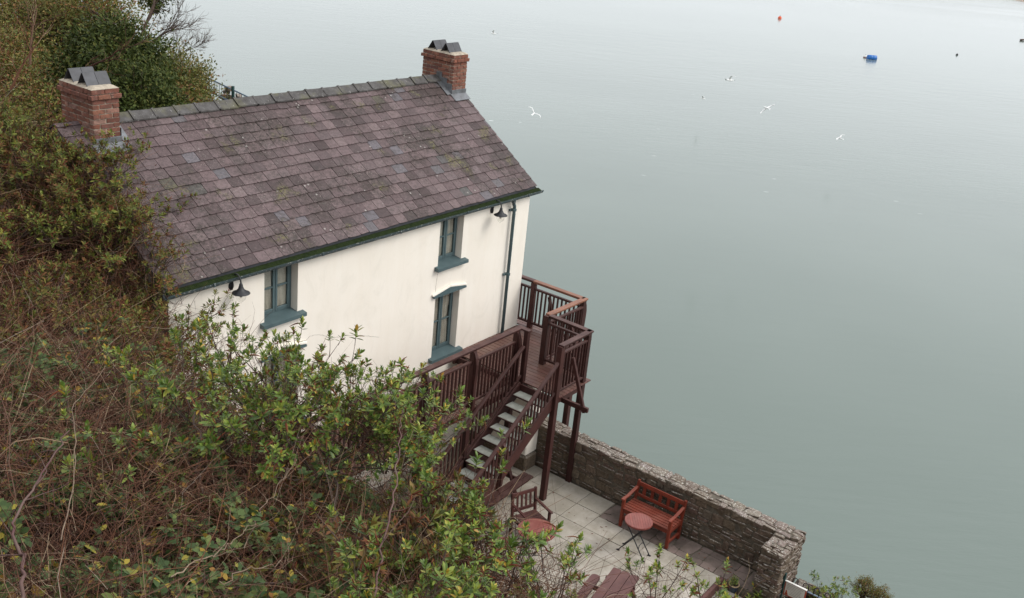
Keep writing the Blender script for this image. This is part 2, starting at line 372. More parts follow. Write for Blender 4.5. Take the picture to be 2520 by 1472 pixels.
MAT['whiteedge'] = simple('white_edge', (0.80,0.78,0.73), None, 8, 0.5, 0, 0)
MAT['bluerail'] = simple('grey_blue_rail', (0.15,0.20,0.25), (0.11,0.145,0.18), 12, 0.5, 0, 0.1, 50)
# water: silty green-grey, fine ripples, scattered flecks of foam
n = NT('estuary_water'); v = n.pos()
rp = n.pos((0.35, 1.0, 1.0))
rot = n.n('ShaderNodeMapping'); rot.inputs['Rotation'].default_value = (0,0,rad(52)); g = n.n('ShaderNodeNewGeometry'); n.l(g.outputs['Position'], rot.inputs['Vector'])
rs = n.n('ShaderNodeMapping'); rs.inputs['Scale'].default_value = (0.28, 1.0, 1.0); n.l(rot.outputs[0], rs.inputs['Vector'])
dl = n.n('ShaderNodeVectorMath'); dl.operation = 'DOT_PRODUCT'; gp = n.n('ShaderNodeNewGeometry'); n.l(gp.outputs['Position'], dl.inputs[0]); dl.inputs[1].default_value = (0.80, 0.60, 0.0)
wind = n.math('MULTIPLY', n.ramp(n.math('MULTIPLY', dl.outputs['Value'], 0.005), [(0.66, 0), (0.78, 1)]), n.ramp(n.noise(rs.outputs[0], 0.03, 3, 0.6), [(0.40, 0), (0.60, 1.0)]))
h1 = n.noise(rs.outputs[0], 2.6, 4, 0.6); h2 = n.noise(rs.outputs[0], 0.7, 2, 0.5)
patch = n.ramp(n.noise(rs.outputs[0], 0.022, 3, 0.5), [(0.44, 0.35), (0.60, 1.0)])
n.bump(n.math('MULTIPLY', n.math('ADD', h1, n.math('MULTIPLY', h2, 0.6)), n.math('ADD', patch, n.math('MULTIPLY', wind, 2.5))), 0.42, 0.035)
col = n.mix(n.ramp(n.noise(v, 0.06, 3), [(0.4, 0), (0.65, 1)]), (0.120,0.151,0.132), (0.133,0.165,0.145))
drift = n.math('MULTIPLY', n.ramp(n.math('MULTIPLY', dl.outputs['Value'], 0.01), [(0.22, 0), (0.34, 1), (0.46, 1), (0.58, 0)]), n.ramp(n.noise(rs.outputs[0], 0.05, 3, 0.6), [(0.50, 0), (0.60, 1)]))
vo = n.n('ShaderNodeTexVoronoi'); vo.inputs['Scale'].default_value = 1.1; n.l(rs.outputs[0], vo.inputs['Vector'])
foam = n.math('MULTIPLY', n.ramp(vo.outputs['Distance'], [(0.032, 1), (0.05, 0)]), drift)
col = n.mix(n.math('MULTIPLY', foam, 0.8), col, (0.75,0.77,0.77))
n.b.inputs['IOR'].default_value = 1.333
MAT['water'] = n.fin(col, 0.12, 0.5)
# plants
def leafmat(name, stops, rough=0.42, trans=0.25, spec=0.45):
    n = NT(name); r = n.rnd(); v = n.pos()
    col = n.ramp(r, stops); col = n.mix(n.ramp(n.noise(v, 2.1, 3), [(0.40, 0.0), (0.7, 0.16)]), col, (0.075,0.060,0.022))
    n.fin(col, rough, spec)
    tr = n.n('ShaderNodeBsdfTranslucent'); n.l(col, tr.inputs[0]); mx = n.n('ShaderNodeMixShader'); mx.inputs[0].default_value = trans
    n.l(n.b.outputs[0], mx.inputs[1]); n.l(tr.outputs[0], mx.inputs[2]); n.l(mx.outputs[0], n.out.inputs[0]); return n.m
MAT['leaf'] = leafmat('hebe_leaf', [(0, (0.050,0.095,0.018)), (0.20, (0.125,0.200,0.030)), (0.42, (0.095,0.165,0.030)), (0.62, (0.205,0.285,0.045)), (0.84, (0.290,0.340,0.060)), (0.93, (0.36,0.36,0.060)), (0.96, (0.55,0.38,0.05)), (0.99, (0.38,0.19,0.035)), (1, (0.18,0.06,0.025))])
MAT['dullleaf'] = leafmat('dull_hebe_leaf', [(0, (0.060,0.085,0.018)), (0.25, (0.130,0.165,0.030)), (0.45, (0.105,0.135,0.027)), (0.65, (0.205,0.230,0.042)), (0.82, (0.270,0.265,0.050)), (0.88, (0.22,0.14,0.038)), (0.95, (0.20,0.085,0.030)), (1, (0.12,0.05,0.024))], 0.55, 0.2, 0.25)
MAT['spike'] = leafmat('seed_spike', [(0, (0.085,0.026,0.016)), (0.5, (0.155,0.045,0.024)), (0.8, (0.120,0.050,0.030)), (1, (0.22,0.085,0.040))], 0.85, 0.0, 0.1)
MAT['scrub'] = leafmat('scrub_leaf', [(0, (0.065,0.078,0.020)), (0.3, (0.120,0.140,0.030)), (0.50, (0.175,0.165,0.032)), (0.66, (0.20,0.125,0.038)), (0.80, (0.205,0.080,0.030)), (0.93, (0.11,0.052,0.026)), (1, (0.30,0.24,0.07))], 0.6, 0.2, 0.25)
MAT['bramble'] = leafmat('bramble_leaf', [(0, (0.034,0.060,0.020)), (0.4, (0.062,0.100,0.034)), (0.7, (0.095,0.135,0.044)), (0.86, (0.15,0.175,0.045)), (0.93, (0.34,0.27,0.04)), (1, (0.26,0.12,0.03))], 0.6, 0.2, 0.2)
MAT['evergreen'] = leafmat('evergreen_leaf', [(0, (0.022,0.034,0.009)), (0.5, (0.044,0.064,0.014)), (0.85, (0.075,0.095,0.021)), (1, (0.13,0.12,0.030))], 0.6, 0.12, 0.15)
MAT['olive'] = leafmat('olive_leaf', [(0, (0.065,0.078,0.018)), (0.4, (0.105,0.115,0.026)), (0.7, (0.150,0.135,0.034)), (0.9, (0.18,0.105,0.036)), (1, (0.25,0.20,0.06))], 0.6, 0.2, 0.2)
n = NT('dead_stems'); col = n.ramp(n.rnd(), [(0, (0.028,0.013,0.009)), (0.3, (0.090,0.039,0.024)), (0.55, (0.165,0.077,0.044)), (0.75, (0.080,0.040,0.034)), (0.90, (0.23,0.140,0.088)), (0.97, (0.35,0.26,0.17)), (1, (0.28,0.22,0.18))])
MAT['twig'] = n.fin(col, 0.85, 0.15)
MAT['bark'] = simple('shrub_bark', (0.115,0.080,0.062), (0.060,0.042,0.036), 9, 0.85, 0.25, 0.4, 40, 0.004, 0.2)
MAT['cane'] = simple('bramble_cane', (0.090,0.045,0.045), (0.130,0.090,0.075), 4, 0.8, 0.3, 0.2, 40, 0.002, 0.1)
MAT['palewood'] = simple('pale_dead_wood', (0.25,0.185,0.13), (0.15,0.10,0.075), 12, 0.85, 0.1, 0.3, 60, 0.003, 0.15)

# ================================================================== SETTING
rng = random.Random(11); nr = np.random.default_rng(5)
WATER_Z = -1.2
YS = [-40,-12,-9,-5,-2,0,3,6,9,13,17,20,24,30,38,46,70]
XE = [-15,-13.2,-12.4,-12.1,-11.2,-10.5,-10.0,-9.7,-6,-2.5,1,3.5,5,6,3,-6,-30]
ZT = [6.2,6.2,6.3,6.0,5.2,4.9,6.0,5.9,4.9,4.0,3.2,2.4,2.1,2.1,2,1.5,1.5]
XC = [90,90,90,90,90,90,90,90,-2,2.5,6.4,7.1,7.4,7.6,5,-4,-28]
SL = [1.1,1.1,1.1,1.1,1.1,1.1,1.1,1.1,0.8,0.5,0.22,0.1,0.1,0.1,0.1,0.1,0.1]
def ground(x, y):
    x = np.asarray(x, float); y = np.asarray(y, float)
    xe = np.interp(y, YS, XE); zt = np.interp(y, YS, ZT); xc = np.interp(y, YS, XC); s = np.interp(y, YS, SL)
    u = x - xe
    z = np.where(u < 0, zt + 0.33*np.minimum(-u, 3.4) + 1.05*np.clip(-u - 3.4, 0, 2.2) + 0.35*np.clip(-u - 5.6, 0, 30), zt - s*u)
    z = z - 1.6*np.clip(x - xc, 0, 20)
    z = z + 0.12*np.sin(x*1.7 + 0.4*y)*np.sin(y*1.3) + 0.07*np.sin(3.1*x + 1)*np.cos(2.7*y)
    inside = (x > -9.3) & (x < -1.0) & (y > -7.4) & (y < 5.6)
    floor = np.where(inside, -0.35, -2.6)
    return np.maximum(z, floor)
gx = np.concatenate([np.arange(-60,-24,2.0), np.arange(-24,12,0.5), np.arange(12,30,2.0)]); gy = np.concatenate([np.arange(-40,-14,2.0), np.arange(-14,24,0.5), np.arange(24,71,1.5)])
GX, GY = np.meshgrid(gx, gy, indexing='ij'); GZ = ground(GX, GY)
V = np.stack([GX, GY, GZ], -1).reshape(-1, 3); ny = len(gy)
ii, jj = np.meshgrid(np.arange(len(gx)-1), np.arange(ny-1), indexing='ij'); a = (ii*ny + jj).ravel()
tag(link('hillside_terrain', npmesh('hillside_terrain', V, [np.stack([a, a+ny, a+ny+1, a+1], 1)], MAT['earth'], True)), kind='structure', label='brown scrub covered bank sloping down to the house')
S_ = 3000
tag(MB().add([(-S_,-S_,WATER_Z),(S_,-S_,WATER_Z),(S_,S_,WATER_Z),(-S_,S_,WATER_Z)], [(0,1,2,3)]).build('estuary_water', MAT['water']), kind='structure', label='calm grey green estuary water')
# a sandbank on the far side, just inside the corner of the view
fs = MB(); N = 40; V = []; F = []
A0 = np.array([216.0, 39.0]); B0 = np.array([283.0, 113.5]); dirv = (B0-A0)/np.linalg.norm(B0-A0); nrm = np.array([-dirv[1], dirv[0]])
if nrm[0] < 0: nrm = -nrm
for i in range(N):
    t = (i/(N-1)-0.30)*400
    for j, (o, z) in enumerate(((0, -1.6), (6, -0.9), (30, -0.4), (120, 1.5), (300, 6))):
        q = A0 + dirv*t + nrm*(o + 0.6*math.sin(i*1.3)); V.append((q[0], q[1], z))
for i in range(N-1):
    for j in range(4): F.append((i*5+j, (i+1)*5+j, (i+1)*5+j+1, i*5+j+1))
FAR = fs.add(V, F).build('far_shore', MAT['sand'], smooth=True); tag(FAR, kind='structure', label='tan sandbank on the far side of the estuary')

# ------------------------------------------------------------------ terrace
ter = MB().box(-6.6,-0.95,-6.50,1.0,-1.9,-0.03).box(-1.895,-1.15,-7.2,-6.501,-1.9,-0.034).build('terrace', MAT['joint']); tag(ter, kind='structure', label='paved terrace below the white house')
low = MB().box(-6.6,-1.90,-7.5,-6.49,-1.9,-0.215).build('lower_terrace', MAT['joint']); tag(low, kind='structure', label='lower paved step beyond the terrace edge')
path = MB().box(-6.0,-0.9,-16.0,-7.6,-2.2,-0.95).build('lower_path', MAT['joint']); tag(path, kind='structure', label='footpath below the end of the sea wall')
xs = [-1.27,-1.84,-2.44,-3.04,-3.64,-4.24,-4.84,-5.44,-6.04,-6.6]; ys = [1.0,0.40,-0.20,-0.80,-1.40,-2.02,-2.615,-3.21,-3.785,-4.38,-4.98,-5.58,-6.17,-6.49]
slabs = {}
for i in range(len(xs)-1):
    for j in range(len(ys)-1):
        x1, x0 = xs[i], xs[i+1]; y1, y0 = ys[j], ys[j+1]
        if i == 0 and y1 < -3.7: continue
        if i == 1 and y1 < -3.7: x1 = -1.905
        dz = rng.uniform(-0.004, 0.004); g_ = 0.0055
        MB().cbox(x0+g_, x1-g_, y0+g_, y1-g_, -0.06, dz, 0.006, jit=lambda: (rng.uniform(-.003,.003), rng.uniform(-.003,.003), rng.uniform(-.002,.002))).build('paving_slab', MAT['paving'], ter)
for i in range(5):
    x1 = -1.95 - i*0.6; MB().cbox(x1-0.59, x1, -7.48, -6.56, -0.30, -0.18, 0.006).build('paving_slab', MAT['paving'], low)
MB().cbox(-6.6,-1.905,-6.565,-6.493,-0.22,-0.004,0.008).build('step_edge', MAT['picnic'], ter)
# rough old stones in the strip along the foot of the wall
def blob(cx, cy, rx, ry, z0, z1, k=7):
    a0 = rng.uniform(0, 6.28); pts = []
    for i in range(k):
        a_ = a0 + 2*math.pi*i/k; r_ = rng.uniform(0.86, 1.08); pts.append((cx + math.copysign(abs(math.cos(a_))**0.7, math.cos(a_))*rx*r_, cy + math.copysign(abs(math.sin(a_))**0.7, math.sin(a_))*ry*r_))
    return MB().prism(pts, z0, z1, lambda a, b, h: (a, b, h))
ry = [-3.80]
while ry[-1] > -7.05: ry.append(ry[-1] - rng.uniform(0.14, 0.30))
rows = [[(-1.885 + 0.625*c_, y_ + rng.uniform(-.035,.035)) for c_ in (0, rng.uniform(.26,.42), rng.uniform(.58,.76), 1)] for y_ in ry]
for r0, r1 in zip(rows[:-1], rows[1:]):
    k = 0
    while k < 3:
        e_ = 2 if k < 2 and rng.random() < .35 else 1; q = [r0[k], r0[k+e_], r1[k+e_], r1[k]]; cx = sum(p[0] for p in q)/4; cy = sum(p[1] for p in q)/4
        q = [(cx + (p[0]-cx)*.965, cy + (p[1]-cy)*.955) for p in q]; q2 = []
        for i_ in range(4):
            a_, b_ = q[i_], q[(i_+1) % 4]; q2 += [(a_[0]*.9+b_[0]*.1, a_[1]*.9+b_[1]*.1), ((a_[0]+b_[0])/2+rng.uniform(-.012,.012), (a_[1]+b_[1])/2+rng.uniform(-.012,.012)), (a_[0]*.1+b_[0]*.9, a_[1]*.1+b_[1]*.9)]
        MB().prism(q2, -0.08, rng.uniform(-0.026,-0.012), lambda a, b, h: (a, b, h)).build('paving_stone', MAT['setts'], ter); k += e_

# ------------------------------------------------------------------ stone walls
def stone_variant(i):
    r = random.Random(100+i); j = lambda: (r.uniform(-.07,.07), r.uniform(-.12,.12), r.uniform(-.16,.16))
    return fix(MB().cbox(-.5,.5,-.5,.5,-.5,.5, 0.13, jit=j).mesh('stone_%d' % i), MAT['stone'])
STV = [stone_variant(i) for i in range(12)]
def face_stones(o, u, v, nrm, W, H, hmin, hmax, lmin, lmax, deep=0.12, proud=0.02):
    "rows of stones over a face: o corner, u along, v up, nrm outward"
    o, u, v, nrm = Vector(o), Vector(u), Vector(v), Vector(nrm); out = []; z = 0.0
    while z < H - 0.02:
        h = min(rng.uniform(hmin, hmax), H - z)
        if H - z - h < hmin*0.6: h = H - z
        x = -rng.uniform(0, lmin)
        while x < W - 0.01:
            l = rng.uniform(lmin, lmax); x0 = max(x, 0); x1 = min(x + l, W)
            if W - x1 < 0.05: x1 = W
            if x1 - x0 > 0.04:
                q = rng.random(); cut = [0, 1] if q < .34 or h < .09 else [0, rng.uniform(.32,.68), 1] if q < .86 else [0, rng.uniform(.25,.4), rng.uniform(.6,.75), 1]
                for c0_, c1_ in zip(cut[:-1], cut[1:]):
                    p = rng.uniform(-0.014, proud); sh = rng.uniform(-.012,.012) if len(cut) > 2 else 0; hh = h*(c1_-c0_)*rng.uniform(0.90,1.08)
                    c = o + u*((x0+x1)/2 + sh) + v*(z + h*(c0_+c1_)/2) + nrm*(p - deep/2)
                    m = Matrix((u*(x1-x0-0.007), nrm*deep, v*(hh-0.006))).transposed(); m = (Matrix.Rotation(rng.uniform(-.06,.06), 3, nrm) @ m).to_4x4(); m.translation = c
                    out.append((m, rng.randrange(12)))
            x += l
        z += h
    return out
wall = thing('sea_wall', 'lichen spotted rubble stone sea wall with a squared end behind the red bench', 'wall', (-1.07,-4.6,0), world=True)
MB().box(-1.235,-0.90,-7.49,-1.0,-1.9,0.965).box(-1.86,-1.0,-7.49,-7.12,-1.9,0.93).build('wall_core', MAT['stonemortar'], wall)
sp_ = face_stones((-1.25,-1.72,0), (0,-1,0), (0,0,1), (-1,0,0), 5.42, 0.98, 0.09, 0.20, 0.10, 0.40)
sp_ += face_stones((-1.26,-7.53,0.98), (0,1,0), (1,0,0), (0,0,1), 6.3, 0.40, 0.12, 0.24, 0.12, 0.34, 0.10, 0.022)
sp_ += face_stones((-1.87,-7.11,-0.35), (1,0,0), (0,0,1), (0,1,0), 0.62, 1.29, 0.06, 0.11, 0.14, 0.3)
sp_ += face_stones((-1.88,-7.53,-0.35), (0,1,0), (0,0,1), (-1,0,0), 0.42, 1.29, 0.06, 0.11, 0.12, 0.26)
sp_ += face_stones((-1.88,-7.53,0.955), (0,1,0), (1,0,0), (0,0,1), 0.42, 0.62, 0.10, 0.17, 0.12, 0.24, 0.10, 0.02)
sp_ += face_stones((-1.88,-7.54,-1.2), (1,0,0), (0,0,1), (0,-1,0), 1.0, 2.14, 0.06, 0.12, 0.12, 0.3)
sp_ += face_stones((-0.88,-7.53,-1.3), (0,1,0), (0,0,1), (1,0,0), 5.0, 2.25, 0.12, 0.2, 0.2, 0.5)
pieces(wall, 'stone', sp_, STV, MAT['stone'], 300, 'rubble_stones')
lw = thing('low_sea_wall', 'low rough stone wall beyond the hooped railing', 'wall', (-0.95,-10,-1.2), world=True)
MB().box(-1.05,-0.86,-15.5,-7.58,-1.9,-0.05).build('wall_core', MAT['stonemortar'], lw)
sp_ = face_stones((-1.12,-15.5,-0.04), (0,1,0), (1,0,0), (0,0,1), 7.9, 0.30, 0.09, 0.15, 0.12, 0.3, 0.1, 0.03) + face_stones((-1.08,-7.6,-0.95), (0,-1,0), (0,0,1), (-1,0,0), 4.0, 0.9, 0.08, 0.14, 0.12, 0.32)
pieces(lw, 'stone', sp_, STV, MAT['stone'], 60, 'rubble_stones')

# ================================================================== HOUSE
HX0, HX1, HY1 = -9.0, 0.0, 5.2; EZ = 5.41; RM = 0.714; RZ0 = 5.592; RY = 2.6
house = thing('white_house', 'cream rendered house with purple slate roof and two brick chimneys', 'house', (0,0,0), world=True)
WINS = [(-7.20,-6.49,4.46,5.435,'up'), (-2.90,-2.19,4.42,5.435,'up'), (-2.90,-2.145,2.44,3.77,'low'), (-7.20,-6.45,2.44,3.77,'low')]
DEP = 0.19
wb = MB(); xs_ = sorted({HX0,HX1} | {q for w_ in WINS for q in w_[:2]}); zs_ = sorted({-0.5,EZ+0.10} | {q for w_ in WINS for q in w_[2:4]})
for i in range(len(xs_)-1):
    for j in range(len(zs_)-1):
        cx, cz = (xs_[i]+xs_[i+1])/2, (zs_[j]+zs_[j+1])/2
        if any(w_[0] < cx < w_[1] and w_[2] < cz < w_[3] for w_ in WINS): continue
        wb.add([(xs_[i],0,zs_[j]),(xs_[i+1],0,zs_[j]),(xs_[i+1],0,zs_[j+1]),(xs_[i],0,zs_[j+1])], [(0,1,2,3)])
for (x0,x1,z0,z1,_) in WINS:
    for q in ([(x0,0,z0),(x0,DEP+.1,z0),(x0,DEP+.1,z1),(x0,0,z1)], [(x1,0,z0),(x1,DEP+.1,z0),(x1,DEP+.1,z1),(x1,0,z1)], [(x0,0,z1),(x1,0,z1),(x1,DEP+.1,z1),(x0,DEP+.1,z1)], [(x0,0,z0),(x1,0,z0),(x1,DEP+.1,z0),(x0,DEP+.1,z0)]):
        wb.add(q, [(0,1,2,3)])
pk = RZ0 + RM*RY - 0.10
for X in (HX0, HX1): wb.add([(X,0,-0.5),(X,HY1,-0.5),(X,HY1,EZ+0.1),(X,RY,pk),(X,0,EZ+0.1)], [(0,1,2,3,4)])
wb.add([(HX0,HY1,-0.5),(HX1,HY1,-0.5),(HX1,HY1,EZ+0.1),(HX0,HY1,EZ+0.1)], [(0,1,2,3)])
me = wb.mesh('wall'); me.materials.append(MAT['render']); link('wall', me, house)
MB().cbox(-1.62,-1.22,-1.70,-0.02,0.34,2.16,0.02).build('pier', MAT['render'], house)
MB().cbox(-1.66,-1.24,-1.74,-0.02,-0.1,0.33,0.03).build('pier_base', MAT['stone'], house)
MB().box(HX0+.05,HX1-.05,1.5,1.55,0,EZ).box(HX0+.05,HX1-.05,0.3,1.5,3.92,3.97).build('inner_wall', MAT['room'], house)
# roof: boarded planes under the slates
roof = MB(); TH = 0.05
for sgn in (1,-1):
    def yz(s): y = -0.03 + s if sgn == 1 else 2*RY + 0.03 - s; return y
    P = [(-9.08, yz(0), RZ0 + RM*(-0.03) - 0.03), (0.12, yz(0), RZ0 + RM*(-0.03) - 0.03), (0.12, RY, RZ0 + RM*RY - 0.03), (-9.08, RY, RZ0 + RM*RY - 0.03)]
    roof.add(P + [(p[0],p[1],p[2]-TH) for p in P], [(0,1,2,3),(4,7,6,5),(0,4,5,1),(1,5,6,2),(3,7,4,0)])
ROOF = roof.build('roof', MAT['cowl'], house)
def slate_variant(i):
    r = random.Random(300+i); e = lambda s=.02: r.uniform(-s, s); m_ = MB()
    cl = r.choice((0.0,0.0,0.03,0.06,0.10)); cr = r.choice((0.0,0.0,0.03,0.05))
    bot = [(-.5+e(.006), cl*0.8+e(.012)), (-.5+cl+.02, 0+e(.015)), (0+e(.1), e(.015)), (.5-cr-.02, 0+e(.015)), (.5+e(.006), cr*0.8+e(.012))]
    poly = bot + [(.5,1.0),(-.5,1.0)]
    m_.prism(poly, 0, 1, lambda a,b,h: (a,b,h)); return fix(m_.mesh('slate_%d' % i), MAT['slate'])
SLV = [slate_variant(i) for i in range(14)]
ang = math.atan(RM); SLEN = 0.34; GAUGE = 0.1715
specs = []; back = []
for k in range(16):
    y0 = -0.055 + GAUGE*k
    for side, lst in ((1, specs), (-1, back)):
        x = -9.10 - (rng.uniform(0,0.13) if k % 2 else 0.0)
        while x < 0.14:
            wd = rng.choice((0.22,0.235,0.25,0.25,0.255,0.27,0.30)) * rng.uniform(0.97,1.03)
            xa, xb = max(x,-9.10), min(x+wd,0.145)
            if 0.145 - xb < 0.07: xb = 0.145
            if xb - xa > 0.05:
                dy = rng.uniform(-0.007,0.007); yb = y0 + dy; L = SLEN
                if yb + L*math.cos(ang) > RY - 0.02: L = max((RY - 0.02 - yb)/math.cos(ang), 0.06)
                tilt = math.asin(min(0.026/L, 0.16)) + rng.uniform(-0.006,0.006); th = rng.uniform(0.007,0.012)
                zb = RZ0 + RM*yb + 0.002
                if side == 1: m_ = Matrix.Translation(((xa+xb)/2, yb, zb)) @ Matrix.Rotation(ang - tilt, 4, 'X') @ Matrix.Rotation(rng.uniform(-.012,.012), 4, 'Z') @ Matrix.Diagonal((xb-xa-0.008, L, th, 1))
                else: m_ = Matrix.Translation(((xa+xb)/2, 2*RY - yb, zb)) @ Matrix.Rotation(math.pi, 4, 'Z') @ Matrix.Rotation(ang - tilt, 4, 'X') @ Matrix.Diagonal((xb-xa-0.005, L, th, 1))
                cx, cy = (xa+xb)/2, yb + 0.1
                hid = (-8.73 < cx < -8.25 or -0.27 < cx < 0.18) and cy > 2.2
                if not hid: lst.append((m_, rng.randrange(14)))
            x += wd
pieces(ROOF, 'slate', specs, SLV, MAT['slate'], 300, 'far_slates')
pieces(ROOF, 'back_slate', back, SLV, MAT['slate'], 0, 'back_slates')
def ridge_mesh():
    m_ = MB(); c, s = math.cos(ang), math.sin(ang)
    for (x0,x1,t) in ((0,0.425,0.0),(0,0.040,0.013)):
        for sg in (1,-1):
            pr = [(0,0.032+t),(0,0.008),(0.155,-0.155*s/c+0.008),(0.155,-0.155*s/c+0.032+t)]
            m_.prism([(a,b) for a,b in pr], x0, x1, lambda a,b,h,sg=sg: (h, sg*a, b))
    return fix(m_.mesh('ridge_tile'), MAT['ridge'])
RT = ridge_mesh(); x = -8.24; zr = RZ0 + RM*RY + 0.006
while x < -0.30:
    link('ridge_tile', RT, ROOF, mtx=Matrix.Translation((x, RY, zr + .006 + rng.uniform(-.006,.006))) @ Matrix.Rotation(.018 + rng.uniform(-.012,.012),4,'Y') @ Matrix.Rotation(rng.uniform(-.015,.015),4,'Z')); x += 0.418
# verge boards and eaves
for X in (-9.095, 0.128):
    MB().bar((X,-0.05,RZ0+RM*-0.05-0.075),(X,RY,RZ0+RM*RY-0.075),0.02,0.06).build('verge_board', MAT['stonemortar'], ROOF)
gt = MB(); prof = [(-0.052 - 0.058 + 0.058*math.cos(t), 5.478 - 0.07*math.sin(t)) for t in [math.pi*i/8 for i in range(9)]]
pr2 = prof + [(a*1.0 + (-0.004 if a < -0.11 else 0.004), b) for a, b in prof]
V = []; F = []
for X in (-9.12, 0.24):
    for (a,b) in prof: V.append((X,a,b))
    for t in [math.pi*i/8 for i in range(9)]: V.append((X, -0.108+0.064*math.cos(t), 5.480-0.084*math.sin(t)))
for i in range(8): F += [(i,i+1,18+i+1,18+i),(9+i,18+9+i,18+9+i+1,9+i+1)]
F += [(0,9,27,18),(8,26,35,17)] + [tuple(list(range(9))+list(range(17,8,-1)))] + [tuple(18+i for i in list(range(9))+list(range(17,8,-1)))]
gut = gt.add(V, F).build('gutter', MAT['gutter'], house)
mo = MB(); V = []; F = []; nx = 220
for i in range(nx+1):
    X = -9.08 + 9.26*i/nx
    for j, yv in enumerate((-0.058,-0.085,-0.112,-0.140,-0.166)):
        V.append((X, yv, 5.512 - 0.0105*j + (0.0 if j in (0,4) else rng.uniform(-0.010,0.012))))
for i in range(nx):
    for j in range(4): F.append((i*5+j,(i+1)*5+j,(i+1)*5+j+1,i*5+j+1))
tag(mo.add(V, F).build('moss', MAT['moss'], gut), label='green moss filling the gutter')
for X in (-8.3,-6.1,-4.2,-2.3,-0.3): MB().cbox(X-.02,X+.02,-0.184,-0.170,5.42,5.487,.004).build('gutter_bracket', MAT['gutter'], gut)
dp = MB().tube([(-0.735,-0.115,5.42),(-0.735,-0.115,5.36),(-0.71,-0.105,5.315),(-0.655,-0.085,5.27),(-0.64,-0.08,5.23),(-0.64,-0.08,0.1)], 0.036, 12).build('downpipe', MAT['teal'], house, True)
for z in (5.17, 3.73):
    MB().lathe([(0.040,-0.02),(0.050,-0.02),(0.050,0.025),(0.040,0.03)], (-0.64,-0.08,z), 14).cbox(-0.735,-0.60,-0.05,-0.001,z-0.025,z+0.02,.004).build('pipe_collar', MAT['teal'], dp)
MB().lathe([(0.040,-0.05),(0.046,-0.04),(0.046,0.03),(0.040,0.035)], (-0.735,-0.115,5.40), 14).build('pipe_collar', MAT['gutter'], dp)
